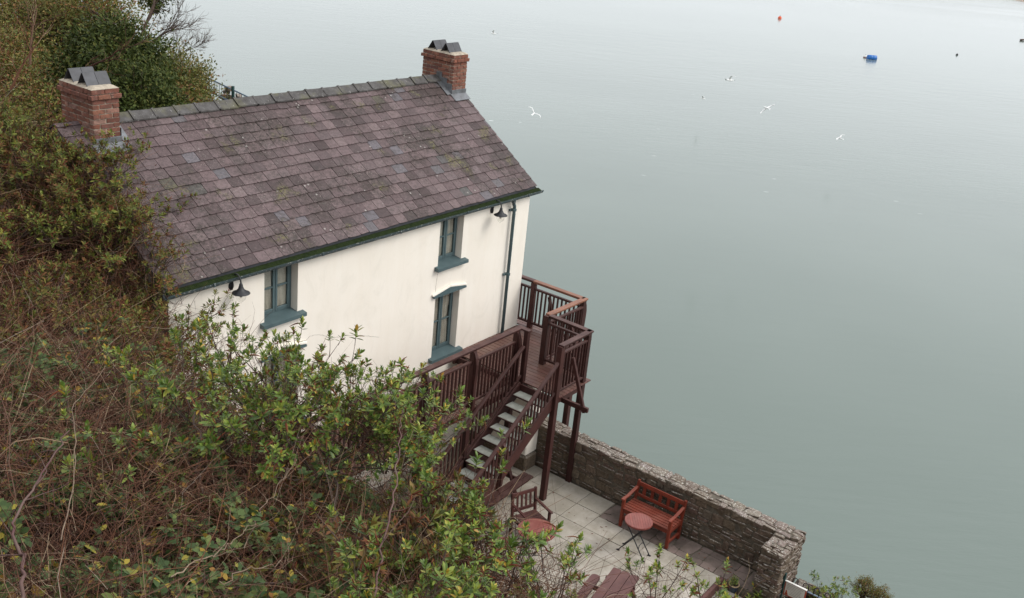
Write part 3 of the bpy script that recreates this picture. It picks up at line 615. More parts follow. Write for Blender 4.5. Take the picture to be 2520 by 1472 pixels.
# chimneys
def brick_variant(i):
    r = random.Random(500+i); j = lambda: (r.uniform(-.02,.02), r.uniform(-.03,.03), r.uniform(-.05,.05))
    return fix(MB().cbox(-.5,.5,-.5,.5,-.5,.5, 0.07, jit=j).mesh('brick_%d' % i), MAT['brick'])
BRV = [brick_variant(i) for i in range(8)]
def chimney(x0, x1, y0, y1, dz, label):
    ch = MB().box(x0+.012,x1-.012,y0+.012,y1-.012,6.3,7.97+dz).build('chimney', MAT['mortar'], house); ch['label'] = label
    sp = []
    def course(z, h, e, odd):
        X0, X1, Y0, Y1 = x0-e, x1+e, y0-e, y1+e; bw = 0.105
        def run(p, d, L, nrm, first):
            q = 0.0; k = 0; ln = [first] + [0.222]*9
            while q < L - 0.01:
                l = min(ln[k], L - q); k += 1
                if L - q - l < 0.05: l = L - q
                c = Vector(p) + Vector(d)*(q + l/2) - Vector(nrm)*(bw/2 - 0.002 - rng.uniform(-.003,.003))
                m_ = Matrix((Vector(d)*(l-0.010), Vector(nrm)*bw, Vector((0,0,1))*(h-0.011))).transposed().to_4x4(); m_.translation = c + Vector((0,0,z+h/2)); sp.append((m_, rng.randrange(8))); q += l
        f1, f2 = (0.222, 0.112) if odd else (0.118, 0.222)
        run((X0,Y0,0),(1,0,0),X1-X0,(0,-1,0),f1); run((X0,Y1,0),(1,0,0),X1-X0,(0,1,0),f1)
        run((X0,Y0+bw,0),(0,1,0),Y1-Y0-2*bw,(-1,0,0),f2); run((X1,Y0+bw,0),(0,1,0),Y1-Y0-2*bw,(1,0,0),f2)
    z = 7.05 + dz; k = 0
    while z < 7.78 + dz: course(z, 0.0755, 0, k % 2); z += 0.0755; k += 1
    course(z, 0.078, 0.034, k % 2); z += 0.078
    course(z, 0.078, 0.008, (k+1) % 2); z += 0.078
    pieces(ch, 'brick', sp, BRV, MAT['brick'], 300, 'bricks')
    cp = MB(); e = 0.006
    V = [(x0-e,y0-e,z),(x1+e,y0-e,z),(x1+e,y1+e,z),(x0-e,y1+e,z),(x0+.05,y0+.06,z+.035),(x1-.05,y0+.06,z+.035),(x1-.05,y1-.06,z+.035),(x0+.05,y1-.06,z+.035)]
    cp.add(V, [(0,1,5,4),(1,2,6,5),(2,3,7,6),(3,0,4,7),(4,5,6,7)]).build('mortar_cap', MAT['caplime'], ch)
    for cy in (y0+0.29, y0+0.66):
        for sg in (1,-1):
            for (xa,xb) in ((x0+.03,(x0+x1)/2-.002),((x0+x1)/2+.002,x1-.02)):
                MB().bar(((xa),cy+sg*0.068,z+0.115),((xb),cy+sg*0.068,z+0.115),0.225 if sg>0 else 0.225,0.012,.002,up=(0,sg*math.cos(rad(33)),math.sin(rad(33)))).build('cowl_slate', MAT['cowl'], ch)
    # lead: front apron and collar, stepped side flashing
    zf = RZ0 + RM*y0; m_ = MB()
    m_.cbox(x0-.012,x1+.012,y0-.014,y0+.002,zf-.03,zf+.105,.003)
    m_.build('lead_flashing', MAT['lead'], ch)
    ap = MB(); c_, s_ = math.cos(ang), math.sin(ang)
    ap.bar(((x0-.04),y0-.085,RZ0+RM*(y0-.095)+.030),((x1+.0 if x1 > 0 else x1+.07),y0-.085,RZ0+RM*(y0-.095)+.030),0.20,0.008,.002,up=(0,-s_,c_)).build('lead_apron', MAT['lead'], ch)
    for side in ((-1,) if x1 > 0 else (1,)):
        X = x0-.010 if side < 0 else x1+.010; st = MB()
        for i in range(3):
            ya = y0 + 0.15*i; yb = ya + 0.152; zt_ = RZ0 + RM*yb + 0.12
            st.prism([(ya,RZ0+RM*ya-.02),(yb,RZ0+RM*yb-.02),(yb,zt_),(ya,zt_)], X-.004-.001*i, X+.004+.001*i, lambda a,b,h: (h,a,b))
        st.build('lead_flashing', MAT['lead'], ch)
        for i in range(3):
            ya = 2*RY - (y0 + 0.15*i); yb = ya - 0.152
        MB().bar((X+side*.07,y0-.01,RZ0+RM*(y0-.01)+.026),(X+side*.07,RY,RZ0+RM*RY+.026),0.14,0.006,.002,up=(0,-s_,c_)).build('lead_soaker', MAT['lead'], ch)
    return ch
chimney(-0.28,0.18,2.14,3.03,0.0,'brick chimney at the water end of the ridge')
chimney(-8.71,-8.25,2.16,3.04,0.03,'brick chimney beside the scrub at the hillside end of the ridge')
# windows
def window(x0, x1, z0, z1, kind):
    Y = DEP - 0.03; fr = MB(); T = 0.045
    fr.cbox(x0,x1,Y,Y+.07,z1-.05,z1,.004).cbox(x0,x1,Y,Y+.07,z0,z0+.05,.004).cbox(x0,x0+T,Y,Y+.07,z0+.05,z1-.05,.004).cbox(x1-T,x1,Y,Y+.07,z0+.05,z1-.05,.004)
    win = fr.build('window', MAT['teal'], house); xm = (x0+x1)/2; zm = (z0+z1)/2 + 0.01
    for (a,b) in ((x0+T+.002,xm-.004),(xm+.004,x1-T-.002)):
        zl, zh = z0+.053, z1-.053; s = 0.046
        c = MB().cbox(a,a+s,Y-.012,Y+.035,zl,zh,.004).cbox(b-s,b,Y-.012,Y+.035,zl,zh,.004).cbox(a+s,b-s,Y-.010,Y+.033,zl,zl+.06,.004).cbox(a+s,b-s,Y-.010,Y+.033,zh-.045,zh,.004).cbox(a+s,b-s,Y-.008,Y+.030,zm-.013,zm+.013,.004)
        c.build('casement', MAT['teal'], win)
        for (q0,q1) in ((zl+.06,zm-.013),(zm+.013,zh-.045)): MB().box(a+s-.003,b-s+.003,Y+.010,Y+.014,q0-.003,q1+.003).build('pane', MAT['glass'], win)
    sl_ = MB(); pr = [(-0.105,z0-.075),(-0.105,z0-.015),(0.0,z0+.003),(Y+.01,z0+.030),(Y+.01,z0-.075)]
    sl_.prism(pr, x0+.002, x1-.002, lambda a,b,h: (h,a,b))
    pr = [(-0.107,z0-.077),(-0.107,z0-.013),(-0.002,z0+.006),(-0.002,z0-.077)]
    sl_.prism(pr, x0-.09, x0+.002, lambda a,b,h: (h,a,b)).prism(pr, x1-.002, x1+.12, lambda a,b,h: (h,a,b)).build('sill', MAT['teal'], win)
    # curtain
    V = []; F = []; nx_, nz_ = 26, 12
    for i in range(nx_+1):
        for j in range(nz_+1):
            t = j/nz_; X = x0+.03 + (x1-x0-.06)*i/nx_; Zv = z0+.06+(z1-z0-.08)*t
            if kind == 'low':
                pinch = 0.55*math.exp(-((t-0.52)/0.16)**2) + (0.35 if t > .6 else 0.10)
                half = (x1-x0)/2; mid = xm
                X = mid + (X-mid)*(1-0.5*pinch)
            V.append((X, Y+.032+.009*math.sin(i*1.5+0.4*j), Zv))
    for i in range(nx_):
        for j in range(nz_): F.append((i*(nz_+1)+j,(i+1)*(nz_+1)+j,(i+1)*(nz_+1)+j+1,i*(nz_+1)+j+1))
    MB().add(V, F).build('curtain', MAT['curtain'], win, True)
    if kind == 'low':
        hm = MB(); zl = z1+.005; xa, xb = x0-.10, x1+.14; pk_ = z1+.13
        hm.prism([(xa,zl),(xb,zl),(xb,zl+.035),(xm+.02,pk_),(xa,zl+.035)], -0.060, -0.003, lambda a,b,h: (a,h,b))
        hd = hm.build('hood', MAT['teal'], win)
        MB().bar((xa-.02,-0.026,zl+.058),(xm+.02,-0.026,pk_+.022),0.046,0.036,.004,up=(-.2,0,1)).bar((xm+.02,-0.026,pk_+.022),(xb+.02,-0.026,zl+.058),0.046,0.036,.004,up=(.2,0,1)).build('hood_mould', MAT['render'], win)
    return win
for w_ in WINS: window(*w_)
# hairline cracks in the render
def crack(pts, r=.0022):
    P = []; 
    for (a_, b_) in zip(pts[:-1], pts[1:]):
        for k in range(6): t = k/6; P.append((a_[0]*(1-t)+b_[0]*t + rng.uniform(-.006,.006), -.0006, a_[1]*(1-t)+b_[1]*t + rng.uniform(-.008,.008)))
    P.append((pts[-1][0],-.0006,pts[-1][1])); MB().tube(P, r, 4).build('hairline_crack', MAT['stonemortar'], house)
CRACKS = [[(-6.461, 3.894), (-6.29, 3.863), (-6.192, 3.915), (-5.966, 3.878), (-5.759, 3.764), (-5.601, 3.706), (-5.308, 3.664), (-4.893, 3.535), (-4.459, 3.372)], [(-2.882, 4.285), (-2.894, 4.135), (-2.912, 4.0), (-2.913, 3.888)]]
for c_ in CRACKS: crack(c_)
# wall lamps
def wall_lamp(x, z, label):
    t = thing('wall_lamp', label, 'wall lamp', (x, 0.0, z), group='lamps on the house front'); t.scale = (1.18,)*3
    pm = MB(); ring = [(0.058,0.0),(0.060,0.006),(0.050,0.016),(0.020,0.026)]
    V = []; F = []
    for (r_, d_) in ring:
        for k in range(16): a_ = 2*math.pi*k/16; V.append((r_*0.72*math.cos(a_), -d_-.001, r_*math.sin(a_)))
    for i in range(3):
        for k in range(16): F.append((i*16+k, i*16+(k+1)%16, (i+1)*16+(k+1)%16, (i+1)*16+k))
    F.append(tuple(48+k for k in range(16))); pm.add(V, F).build('back_plate', MAT['black'], t)
    arc = [(0,-0.02,-0.05),(0,-0.03,-0.02),(0,-0.034,0.06)] + [(0,-0.118+0.084*math.cos(a_), 0.10+0.10*math.sin(a_)) for a_ in [math.pi*i/9 for i in range(10)]] + [(0,-0.203,0.075)]
    MB().tube(arc, 0.0105, 8).build('swan_neck', MAT['black'], t, True)
    MB().lathe([(0.012,0.10),(0.022,0.085),(0.027,0.055),(0.040,0.02),(0.068,-0.012),(0.115,-0.035),(0.120,-0.042),(0.112,-0.042),(0.060,-0.016),(0.020,0.02)], (0,-0.203,0.0), 24, False).build('shade', MAT['black'], t, True)
    MB().lathe([(0.050,-0.03),(0.068,-0.06),(0.072,-0.085),(0.060,-0.125),(0.035,-0.155),(0.010,-0.172),(0.004,-0.19)], (0,-0.203,0.0), 20, False).build('glass_globe', MAT['globe'], t, True)
    MB().lathe([(0.008,0.0),(0.022,-0.03),(0.026,-0.07),(0.014,-0.10),(0.003,-0.105)], (0,-0.203,0.0), 12).build('bulb', MAT['whitepl'], t, True)
    return t
wall_lamp(-7.86,5.28,'black swan neck lamp under the eaves beside the window nearest the scrub'); wall_lamp(-1.316,5.28,'black swan neck lamp under the eaves next to the downpipe')

# ================================================================== BALCONY AND STAIR
DZ = 2.34; BX0 = -9.3
bal = thing('balcony', 'dark maroon timber balcony with slatted railing along the house front', 'balcony', (-2.2,-2.62,0), world=True)
def board(x0, x1, y0, y1, z1, m, p, name='deck_board'):
    MB().cbox(x0,x1,y0,y1,z1-.028,z1,.004).build(name, m, p)
x = BX0
while x < 0.24:
    y0 = -2.70 if -2.28 < x < -1.14 else -1.68
    board(x, x+.118, y0, (-0.27 if x < -2.3 else -0.02) if x < -0.02 else 0.9, DZ + rng.uniform(-.002,.002) - (0.13 if x < -2.3 else 0), MAT['deckboard'], bal); x += 0.125
def rail_run(p0, p1, parent, cap='deckpaint', posts=True, z=DZ, bal_gap=0.105, ends=(0.08,0.08), name='top_rail', mid=.925, bot=.115):
    "cap rail, mid rail, bottom rail and balusters between two points (xy)"
    p0 = Vector((p0[0],p0[1],0)); p1 = Vector((p1[0],p1[1],0)); d = (p1-p0); L = d.length; d.normalize(); up = Vector((0,0,1))
    tr = MB().bar(p0+up*(z+1.105), p1+up*(z+1.105), 0.125, 0.034, .006).bar(p0+up*(z+1.072), p1+up*(z+1.072), 0.07, 0.03, .003).build(name, MAT[cap], parent)
    MB().bar(p0+up*(z+mid), p1+up*(z+mid), 0.062, 0.045, .006).build('middle_rail', MAT['deckpaint'], parent)
    MB().bar(p0+up*(z+bot), p1+up*(z+bot), 0.062, 0.05, .006).build('bottom_rail', MAT['deckpaint'], parent)
    n_ = max(1, int(round((L-ends[0]-ends[1])/bal_gap))); st = (L-ends[0]-ends[1])/n_
    for i in range(n_):
        q = p0 + d*(ends[0] + st*(i+.5))
        MB().bar(q+up*(z+bot+.025), q+up*(z+mid-.022), 0.042, 0.030, .003, up=(d.x,d.y,0)).build('baluster', MAT['deckpaint'], parent)
def post(x, y, z0, z1, parent, s=0.105, m='deckpaint'):
    MB().cbox(x-s/2,x+s/2,y-s/2,y+s/2,z0,z1,.006).build('post', MAT[m], parent)
def belly_post(x, y, parent, out=(0,-1), z=DZ):
    "rail post with a curved bracket on its outer face"
    post(x, y, z-.30, z+1.055, parent, 0.10)
    ox, oy = out; pr = [(0.05,-.28),(0.10,-.22),(0.115,.0),(0.10,.35),(0.12,.62),(0.125,.80),(0.10,.93),(0.05,1.04)]
    poly = [(0.051,1.04),(0.051,-.28)] + pr[1:-1]
    MB().prism(poly, -.035, .035, lambda a,b,h: (x + ox*a - oy*h, y + oy*a + ox*h, z+b)).build('post_bracket', MAT['deckpaint'], parent)
# near rail along the walkway
for (xa, xb) in ((-2.20,-3.60),(-3.60,-4.95),(-4.95,-6.30),(-6.30,-7.65),(-7.65,-9.2)): rail_run((xa,-1.60),(xb,-1.60), bal, mid=.835, bot=-.02)
MB().bar((-2.16,-1.545,DZ+1.105),(-2.16,-1.84,DZ+1.105),0.115,0.032,.006).build('top_rail', MAT['deckpaint'], bal)
for xx in (-2.26,-3.60,-4.95,-6.30,-7.65): belly_post(xx, -1.60, bal)
post(-2.16,-1.775,DZ-.3,DZ+1.09,bal,0.095)
rail_run((0.12,0.9),(0.12,-0.27), bal, 'deckpaint'); rail_run((0.12,-0.27),(0.12,-1.60), bal, 'rawrail', name='bare_rail')
rail_run((0.18,-1.60),(-1.20,-1.585), bal, 'rawrail', name='bare_rail'); rail_run((-1.20,-1.64),(-1.23,-2.66), bal); rail_run((-1.18,-2.63),(-2.25,-2.64), bal, ends=(.1,.08))
post(0.12,-0.27,DZ-.3,DZ+1.06,bal); belly_post(0.12,-1.58,bal,(1,0)); post(-1.21,-1.585,DZ-.3,DZ+1.09,bal,0.12)
post(-2.22,-2.63,0,DZ+1.09,bal,0.115); post(-1.265,-2.62,0,DZ+1.06,bal,0.11)
post(0.12,-1.52,-1.9,DZ-.2,bal,0.12); post(0.12,0.8,-1.9,DZ-.2,bal,0.12)
for xx in (-4.95,-7.65): post(xx,-1.58,0,DZ-.2,bal,0.11)
for xx in (-2.22,): post(xx,-1.58,1.2,DZ-.2,bal,0.11)
# joists and edge beams under the boards
for (a_, b_) in (((BX0,-1.62,0),(0.22,-1.62,0)), ((-2.3,-0.10,0),(0.0,-0.10,0)), ((-2.24,-2.60,0),(-1.2,-2.60,0))):
    MB().bar((a_[0],a_[1],DZ-.225 if a_[0] < -5 else DZ-.125),(b_[0],b_[1],DZ-.225 if a_[0] < -5 else DZ-.125),0.06,0.14,.005).build('edge_beam', MAT['deckpaint'], bal)
for xx in (-2.20,-1.22,-0.6,0.15,-3.6,-4.95,-6.3,-7.65):
    MB().bar((xx,-0.08 if xx > -2.3 else -0.3,DZ-(.125 if xx > -2.3 else .245)),(xx,-2.66 if -2.3 < xx < -1.1 else -1.60,DZ-(.125 if xx > -2.3 else .245)),0.055,0.15 if xx > -2.3 else 0.13,.005).build('joist', MAT['deckpaint'], bal)
# raking struts on out-riggers
def strut(x, y, out, z=DZ):
    ox, oy = out
    MB().bar((x-ox*.1,y-oy*.1,z-.16),(x+ox*.58,y+oy*.58,z-.16),0.06,0.10,.005).build('outrigger', MAT['deckpaint'], bal)
    MB().bar((x+ox*.50,y+oy*.50,z-.24),(x+ox*.09,y+oy*.09,z+.80),0.055,0.07,.005).build('raking_strut', MAT['deckpaint'], bal)
strut(-1.95,-2.66,(0,-1)); strut(0.16,-0.62,(1,0)); strut(-0.55,-1.64,(0,-1))

stair = thing('outdoor_stair', 'maroon timber stair with pale grey treads descending from the balcony', 'stair', (-5.6,-2.17,0), world=True)
NST = 15; RI = DZ/NST; GO = 0.226; SX = -2.26
for i in range(NST-1):
    zt_ = DZ - RI*(i+1); xt = SX - GO*i
    MB().cbox(xt-GO-.03,xt,-2.56,-1.82,zt_-.035,zt_-.006,.004).build('tread', MAT['deckpaint'], stair)
    MB().cbox(xt-GO-.018,xt-.015,-2.545,-1.835,zt_-.006,zt_,.002).build('grip_strip', MAT['tread'], stair)
sl_ = RI/GO
MB().cbox(SX+.005,SX+.03,-2.56,-1.82,DZ-.20,DZ-.03,.004).build('riser', MAT['deckpaint'], stair)
def rz(x): return DZ + (x - SX)*sl_
XB = SX - GO*NST + 0.05
for yv in (-2.595,-1.785):
    MB().bar((SX+.06,yv,rz(SX+.06)-.12),(XB,yv,rz(XB)-.12),0.05,0.24,.005,up=(0,0,1)).build('stringer', MAT['deckpaint'], stair)
    yh = yv - .035 if yv < -2 else yv + .02
    MB().bar((SX+.05,yh,rz(SX+.05)+.74),(XB,yh,rz(XB)+.74),0.075,0.06,.012,up=(0,0,1)).build('handrail', MAT['deckpaint'], stair)
    MB().bar((SX+.05,yh,rz(SX+.05)+.10),(XB,yh,rz(XB)+.10),0.045,0.04,.004,up=(0,0,1)).build('lower_rail', MAT['deckpaint'], stair)
    nb = int((SX-XB)/0.108)
    for i in range(nb):
        xb = SX - .09 - .108*i
        MB().bar((xb,yh,rz(xb)+.10),(xb,yh,rz(xb)+.715),0.030,0.040,.003,up=(1,0,0)).build('baluster', MAT['deckpaint'], stair)
    for xp in (-3.84, XB+.05):
        MB().cbox(xp-.045,xp+.045,yh-.045,yh+.045,max(rz(xp)-.30,0),rz(xp)+.72,.005).build('newel_post', MAT['deckpaint'], stair)
        s_ = -1 if yv < -2 else 1
        MB().prism([(0.046,.70),(0.046,-.22),(0.075,-.18),(0.085,.1),(0.08,.35),(0.10,.55),(0.085,.66)], -.03, .03, lambda a,b,h: (xp+h, yh+s_*a, rz(xp)+b)).build('post_bracket', MAT['deckpaint'], stair)

# ================================================================== FURNITURE
# red garden bench: local x along its length, y towards the wall (back), z up
b = thing('garden_bench', 'bright red brown slatted garden bench against the sea wall', 'bench', (-1.63,-4.79,0), rad(-90))
LB = 1.10; hl = LB/2
for sx in (-1,1):
    X = sx*(hl-.03)
    MB().cbox(X-.03,X+.03,-.27,-.21,0,.62,.006).build('leg', MAT['bench'], b)
    MB().bar((X,.22,0),(X,.23,.42),0.06,0.06,.006,up=(1,0,0)).bar((X,.23,.40),(X,.29,.83),0.06,0.055,.008,up=(1,0,0)).build('back_post', MAT['bench'], b)
    MB().bar((X,-.24,.36),(X,.22,.36),0.045,0.07,.005).bar((X,-.24,.12),(X,.22,.12),0.04,0.05,.005).build('side_rail', MAT['bench'], b)
    MB().bar((X,-.32,.635),(X,-.08,.635),0.065,0.035,.008).bar((X,-.09,.635),(X,.25,.69),0.065,0.035,.008).build('armrest', MAT['bench'], b)
MB().bar((-hl+.05,-.235,.36),(hl-.05,-.235,.36),0.035,0.085,.005).build('front_rail', MAT['bench'], b)
for i in range(6):
    yv = -.245 + i*.083
    MB().bar((-hl+.01,yv,.425),(hl-.01,yv,.425),0.068,0.022,.004).build('seat_slat', MAT['bench'], b)
MB().bar((-hl+.05,.268,.765),(hl-.05,.268,.765),0.03,0.085,.005,up=(0,.14,1)).build('back_rail', MAT['bench'], b)
MB().bar((-hl+.05,.242,.53),(hl-.05,.242,.53),0.03,0.065,.005,up=(0,.14,1)).build('back_rail', MAT['bench'], b)
for i in range(5):
    X = -0.36 + i*.18; MB().bar((X,.246,.56),(X,.264,.725),0.07,0.018,.003,up=(0,1,0)).build('back_slat', MAT['bench'], b)

def folding_table(loc, rz_, r, nslat, label, legs_rot=0.0):
    t = thing('folding_table', label, 'table', loc, rz_, 'round folding tables')
    wv = 2*r/nslat
    for i in range(nslat):
        y0 = -r + wv*i + .0015; y1 = y0 + wv - .003; pts = []
        ins = lambda y: math.sqrt(max(r*r - y*y, 1e-5))
        k = 5; L1 = [(-ins(y0+(y1-y0)*q/k), y0+(y1-y0)*q/k) for q in range(k+1)]; R1 = [(ins(y0+(y1-y0)*q/k), y0+(y1-y0)*q/k) for q in range(k,-1,-1)]
        MB().prism(L1+R1, .705, .725, lambda a,b_,h: (a,b_,h)).build('top_slat', MAT['redtop'], t)
    if r < .3:
        V = MB(); V.lathe([(r-.012,.69),(r+.008,.69),(r+.008,.722),(r-.001,.722)], (0,0,0), 36, False).build('top_rim', MAT['redtop'], t, False)
    else:
        MB().bar((-.02,-r*.85,.692),(-.02,r*.85,.692),.04,.024,.003).build('batten', MAT['redtop'], t)
    c_, s_ = math.cos(legs_rot), math.sin(legs_rot)
    rot = lambda p: (p[0]*c_-p[1]*s_, p[0]*s_+p[1]*c_, p[2])
    q = .27
    for sg in (-1,1):
        MB().tube([rot((sg*q*.78, sg*.12, .70)), rot((-sg*q, sg*.12, .012))], .011, 8).tube([rot((-sg*q*1.0-.03, sg*.12, .008)), rot((-sg*q*1.0+.03, sg*.12, .008))], .015, 8).build('leg', MAT['black'], t)
        MB().tube([rot((sg*q*.78, -sg*.12+sg*.02, .70)), rot((-sg*q, -sg*.12, .012))], .011, 8).tube([rot((-sg*q-.03, -sg*.12, .008)), rot((-sg*q+.03, -sg*.12, .008))], .015, 8).build('leg', MAT['black'], t)
        MB().tube([rot((-sg*q*.5,-.12,.20)), rot((-sg*q*.42,-.06,.25)), rot((-sg*q*.42,.06,.25)), rot((-sg*q*.5,.12,.20))], .008, 6).build('cross_bar', MAT['black'], t)
    return t
folding_table((-2.45,-4.93,0), rad(38), 0.255, 11, 'small round slatted red table on crossed black legs before the bench', rad(55))
folding_table((-4.06,-3.74,0), rad(22), 0.355, 4, 'larger round planked red table half hidden by twigs', rad(30))

# folding chair beside the larger table
c = thing('folding_chair', 'black framed folding chair with red slatted seat behind the twigs', 'chair', (-4.54,-3.29,0), rad(-43))
for i in range(6):
    yv = -.15 + i*.06; MB().bar((-.17,yv,.45),(.19,yv,.45),.048,.016,.004).build('seat_slat', MAT['redtop'], c)
for sg in (-1,1):
    MB().tube([(-.24,sg*.19,.88),(-.20,sg*.19,.62),(.05,sg*.19,.30),(.24,sg*.19,.012)], .010, 8).build('leg', MAT['black'], c)
    MB().tube([(.18,sg*.17,.44),(0,sg*.17,.28),(-.24,sg*.17,.012)], .010, 8).build('leg', MAT['black'], c)
for z in (.70,.80): MB().bar((-.225,-.19,z),(-.225,.19,z),.016,.06,.004,up=(0,0,1)).build('back_slat', MAT['redtop'], c)
MB().tube([(-.22,-.17,.05),(-.22,.17,.05)], .008, 6).build('cross_bar', MAT['black'], c)

# wooden armchair: local x width, facing -y
c = thing('wooden_armchair', 'dark red wooden armchair facing the larger round table', 'armchair', (-3.45,-3.16,0), rad(-19))
for sg in (-1,1):
    X = sg*.265
    MB().cbox(X-.025,X+.025,-.28,-.23,0,.60,.005).build('leg', MAT['darkred'], c)
    MB().bar((X,.20,0),(X,.20,.42),.05,.05,.005,up=(1,0,0)).bar((X,.20,.40),(X,.26,.87),.05,.05,.006,up=(1,0,0)).build('back_post', MAT['darkred'], c)
    MB().bar((X,-.33,.62),(X,.24,.64),.06,.03,.008).build('armrest', MAT['darkred'], c)
    MB().bar((X,-.25,.36),(X,.20,.36),.04,.06,.004).build('side_rail', MAT['darkred'], c)
for i in range(7): MB().bar((-.25,-.25+i*.066,.415),(.25,-.25+i*.066,.415),.050,.02,.004).build('seat_slat', MAT['darkred'], c)
for z, yv in ((.82,.255),(.50,.212)): MB().bar((-.25,yv,z),(.25,yv,z),.028,.07,.005,up=(0,.13,1)).build('back_rail', MAT['darkred'], c)
for i in range(4): MB().bar((-.15+i*.10,.216,.53),(-.15+i*.10,.250,.79),.045,.016,.003,up=(0,1,0)).build('back_slat', MAT['darkred'], c)

def picnic_table(loc, rz_, L, label, m='picnic', nplank=4, bench_n=1):
    t = thing('picnic_table', label, 'picnic table', loc, rz_, 'picnic tables on the terrace')
    def plank(y0, y1, z, nm, rr=.05):
        k = 5; P_ = []
        for (cx, cy, a0) in ((L/2-rr,y1-rr,0),(-L/2+rr,y1-rr,90),(-L/2+rr,y0+rr,180),(L/2-rr,y0+rr,270)):
            for q in range(k): a_ = rad(a0+90*q/(k-1)); P_.append((cx+rr*math.cos(a_), cy+rr*math.sin(a_)))
        MB().prism(P_, z-.036, z, lambda a,b_,h: (a,b_,h)).build(nm, MAT[m], t)
    wp = .60/nplank if nplank == 4 else .165; tot = wp*nplank
    for i in range(nplank): plank(-tot/2+wp*i+.005, -tot/2+wp*(i+1)-.005, .73, 'top_plank', .03)
    for sg in (-1,1):
        if bench_n == 1: plank(sg*.52-.085, sg*.52+.085, .45, 'bench_plank', .075)
        else:
            plank(sg*.55-.125, sg*.55-.005, .43, 'bench_plank', .015); plank(sg*.55+.005, sg*.55+.125, .43, 'bench_plank', .015)
    for X in (-L/2+.28, L/2-.28):
        MB().bar((X,-.62,.39),(X,.62,.39),.04,.09,.005).build('bench_bearer', MAT[m], t)
        MB().bar((X,-.27,.675),(X,.27,.675),.04,.075,.005).build('top_bearer', MAT[m], t)
        for sg in (-1,1): MB().bar((X+.043*sg,sg*.22,.69),(X+.043*sg,sg*.52,0.0),.04,.085,.005,up=(1,0,0)).build('leg', MAT[m], t)
    return t
picnic_table((-4.72,-5.72,0), rad(10), 1.55, 'weathered maroon picnic table with separate benches at the front of the terrace', 'picnic', 3, 1)
picnic_table((-2.99,-1.72,0), rad(2), 1.45, 'dark maroon picnic table tucked under the stair', 'deckpaint', 4, 2)

# plant pot on the lower step
p = thing('flower_pot', 'small dark blue glazed pot with pale rim holding a green plant', 'flower pot', (-1.90,-6.77,-0.18))
MB().lathe([(.062,0),(.068,.01),(.085,.10),(.092,.15),(.085,.152),(.078,.13)], (0,0,0), 24).build('pot', MAT['potblue'], p, True)
MB().lathe([(.082,.138),(.100,.142),(.102,.158),(.084,.160),(.080,.150)], (0,0,0), 24, False).build('rim', MAT['potrim'], p, True)
POT = p

# information sign on the green post, hooped railing
s = thing('sign_post', 'framed white information board on a dark green post past the wall end', 'sign', (-1.60,-7.55,-0.95), world=True)
MB().cbox(-1.635,-1.575,-7.575,-7.505,-0.95,0.48,.006).build('post', MAT['greenpost'], s)
MB().cbox(-1.612,-1.59,-7.985,-7.585,0.04,0.335,.003).build('board', MAT['signred'], s)
fc = MB().cbox(-1.6155,-1.611,-7.965,-7.605,0.065,0.318,.001).build('face', MAT['signface'], s)
MB().cbox(-1.63,-1.585,-7.99,-7.58,0.333,0.345,.002).build('top_edge', MAT['whiteedge'], s)
for i in range(7):
    z = 0.285 - i*.03; a_ = -7.70 if i > 3 else -7.635
    MB().box(-1.6168,-1.6158, -7.935+rng.uniform(0,.05), a_, z-.0035, z+.0035).build('text_line', MAT['signink'], fc)
MB().prism([(-7.615,.07),(-7.68,.07),(-7.668,.10),(-7.655,.115),(-7.65,.15),(-7.638,.165),(-7.628,.15),(-7.625,.115)], -1.6172, -1.6158, lambda a,b_,h: (h,a,b_)).build('emblem', MAT['signred'], fc)
r_ = thing('hooped_railing', 'black hoop topped railing with grey blue bar beyond the sea wall', 'railing', (-1.30,-10,-0.95), world=True)
for i in range(24):
    y = -7.62 - .205*i
    arc = [(-1.30,y,-0.95)] + [(-1.30, y-.05+.05*math.cos(a_), .205+.055*math.sin(a_)) for a_ in [math.pi*k/8 for k in range(9)]] + [(-1.30,y-.10,-0.95)]
    MB().tube(arc, .0085, 6).build('hoop', MAT['black'], r_, True)
MB().bar((-1.30,-7.6,.10),(-1.30,-12.6,.10),.04,.012,.002).build('top_bar', MAT['bluerail'], r_)
MB().bar((-1.30,-7.6,-.8),(-1.30,-12.6,-.8),.04,.012,.002).build('bottom_bar', MAT['bluerail'], r_)

# railing and low wall on the headland path
HB = at(573, 212, 40.0); hz = float(ground(HB[0], HB[1]))
r_ = thing('path_railing', 'dark green path railing on the headland beyond the roof ridge', 'railing', (HB[0],HB[1],hz), world=True)
fd = np.array([0.62,-0.78,0]); fd = np.array([CAM_R[0][0], CAM_R[1][0], 0])*0.78 + np.array([-0.757*0.2, -0.535*0.2, 0]); fd /= np.linalg.norm(fd)
hp0 = np.array([HB[0],HB[1],0]); top = HB[2]
def hp(t, z): q = hp0 + fd*t; return (q[0], q[1], z - 0.30*t)
for t in (-1.3,0.0,1.3): MB().bar(hp(t,hz-.6),hp(t,top+.0),.085,.085,.004,up=(1,0,0)).build('post', MAT['greenpost'], r_)
for z in (top-.14, top-.62): MB().bar(hp(-1.3,z),hp(1.3,z),.035,.05,.003).build('rail', MAT['bluerail'], r_)
for i in range(26):
    t = -1.25+.1*i; MB().bar(hp(t,top-.62),hp(t,top-.14),.014,.014,.001,up=(1,0,0)).build('bar', MAT['greenpost'], r_)
r_ = thing('headland_wall', 'rough stone wall edging the headland path above the water', 'wall', (HB[0]+.5,HB[1]+.5,hz), world=True)
sp_ = []
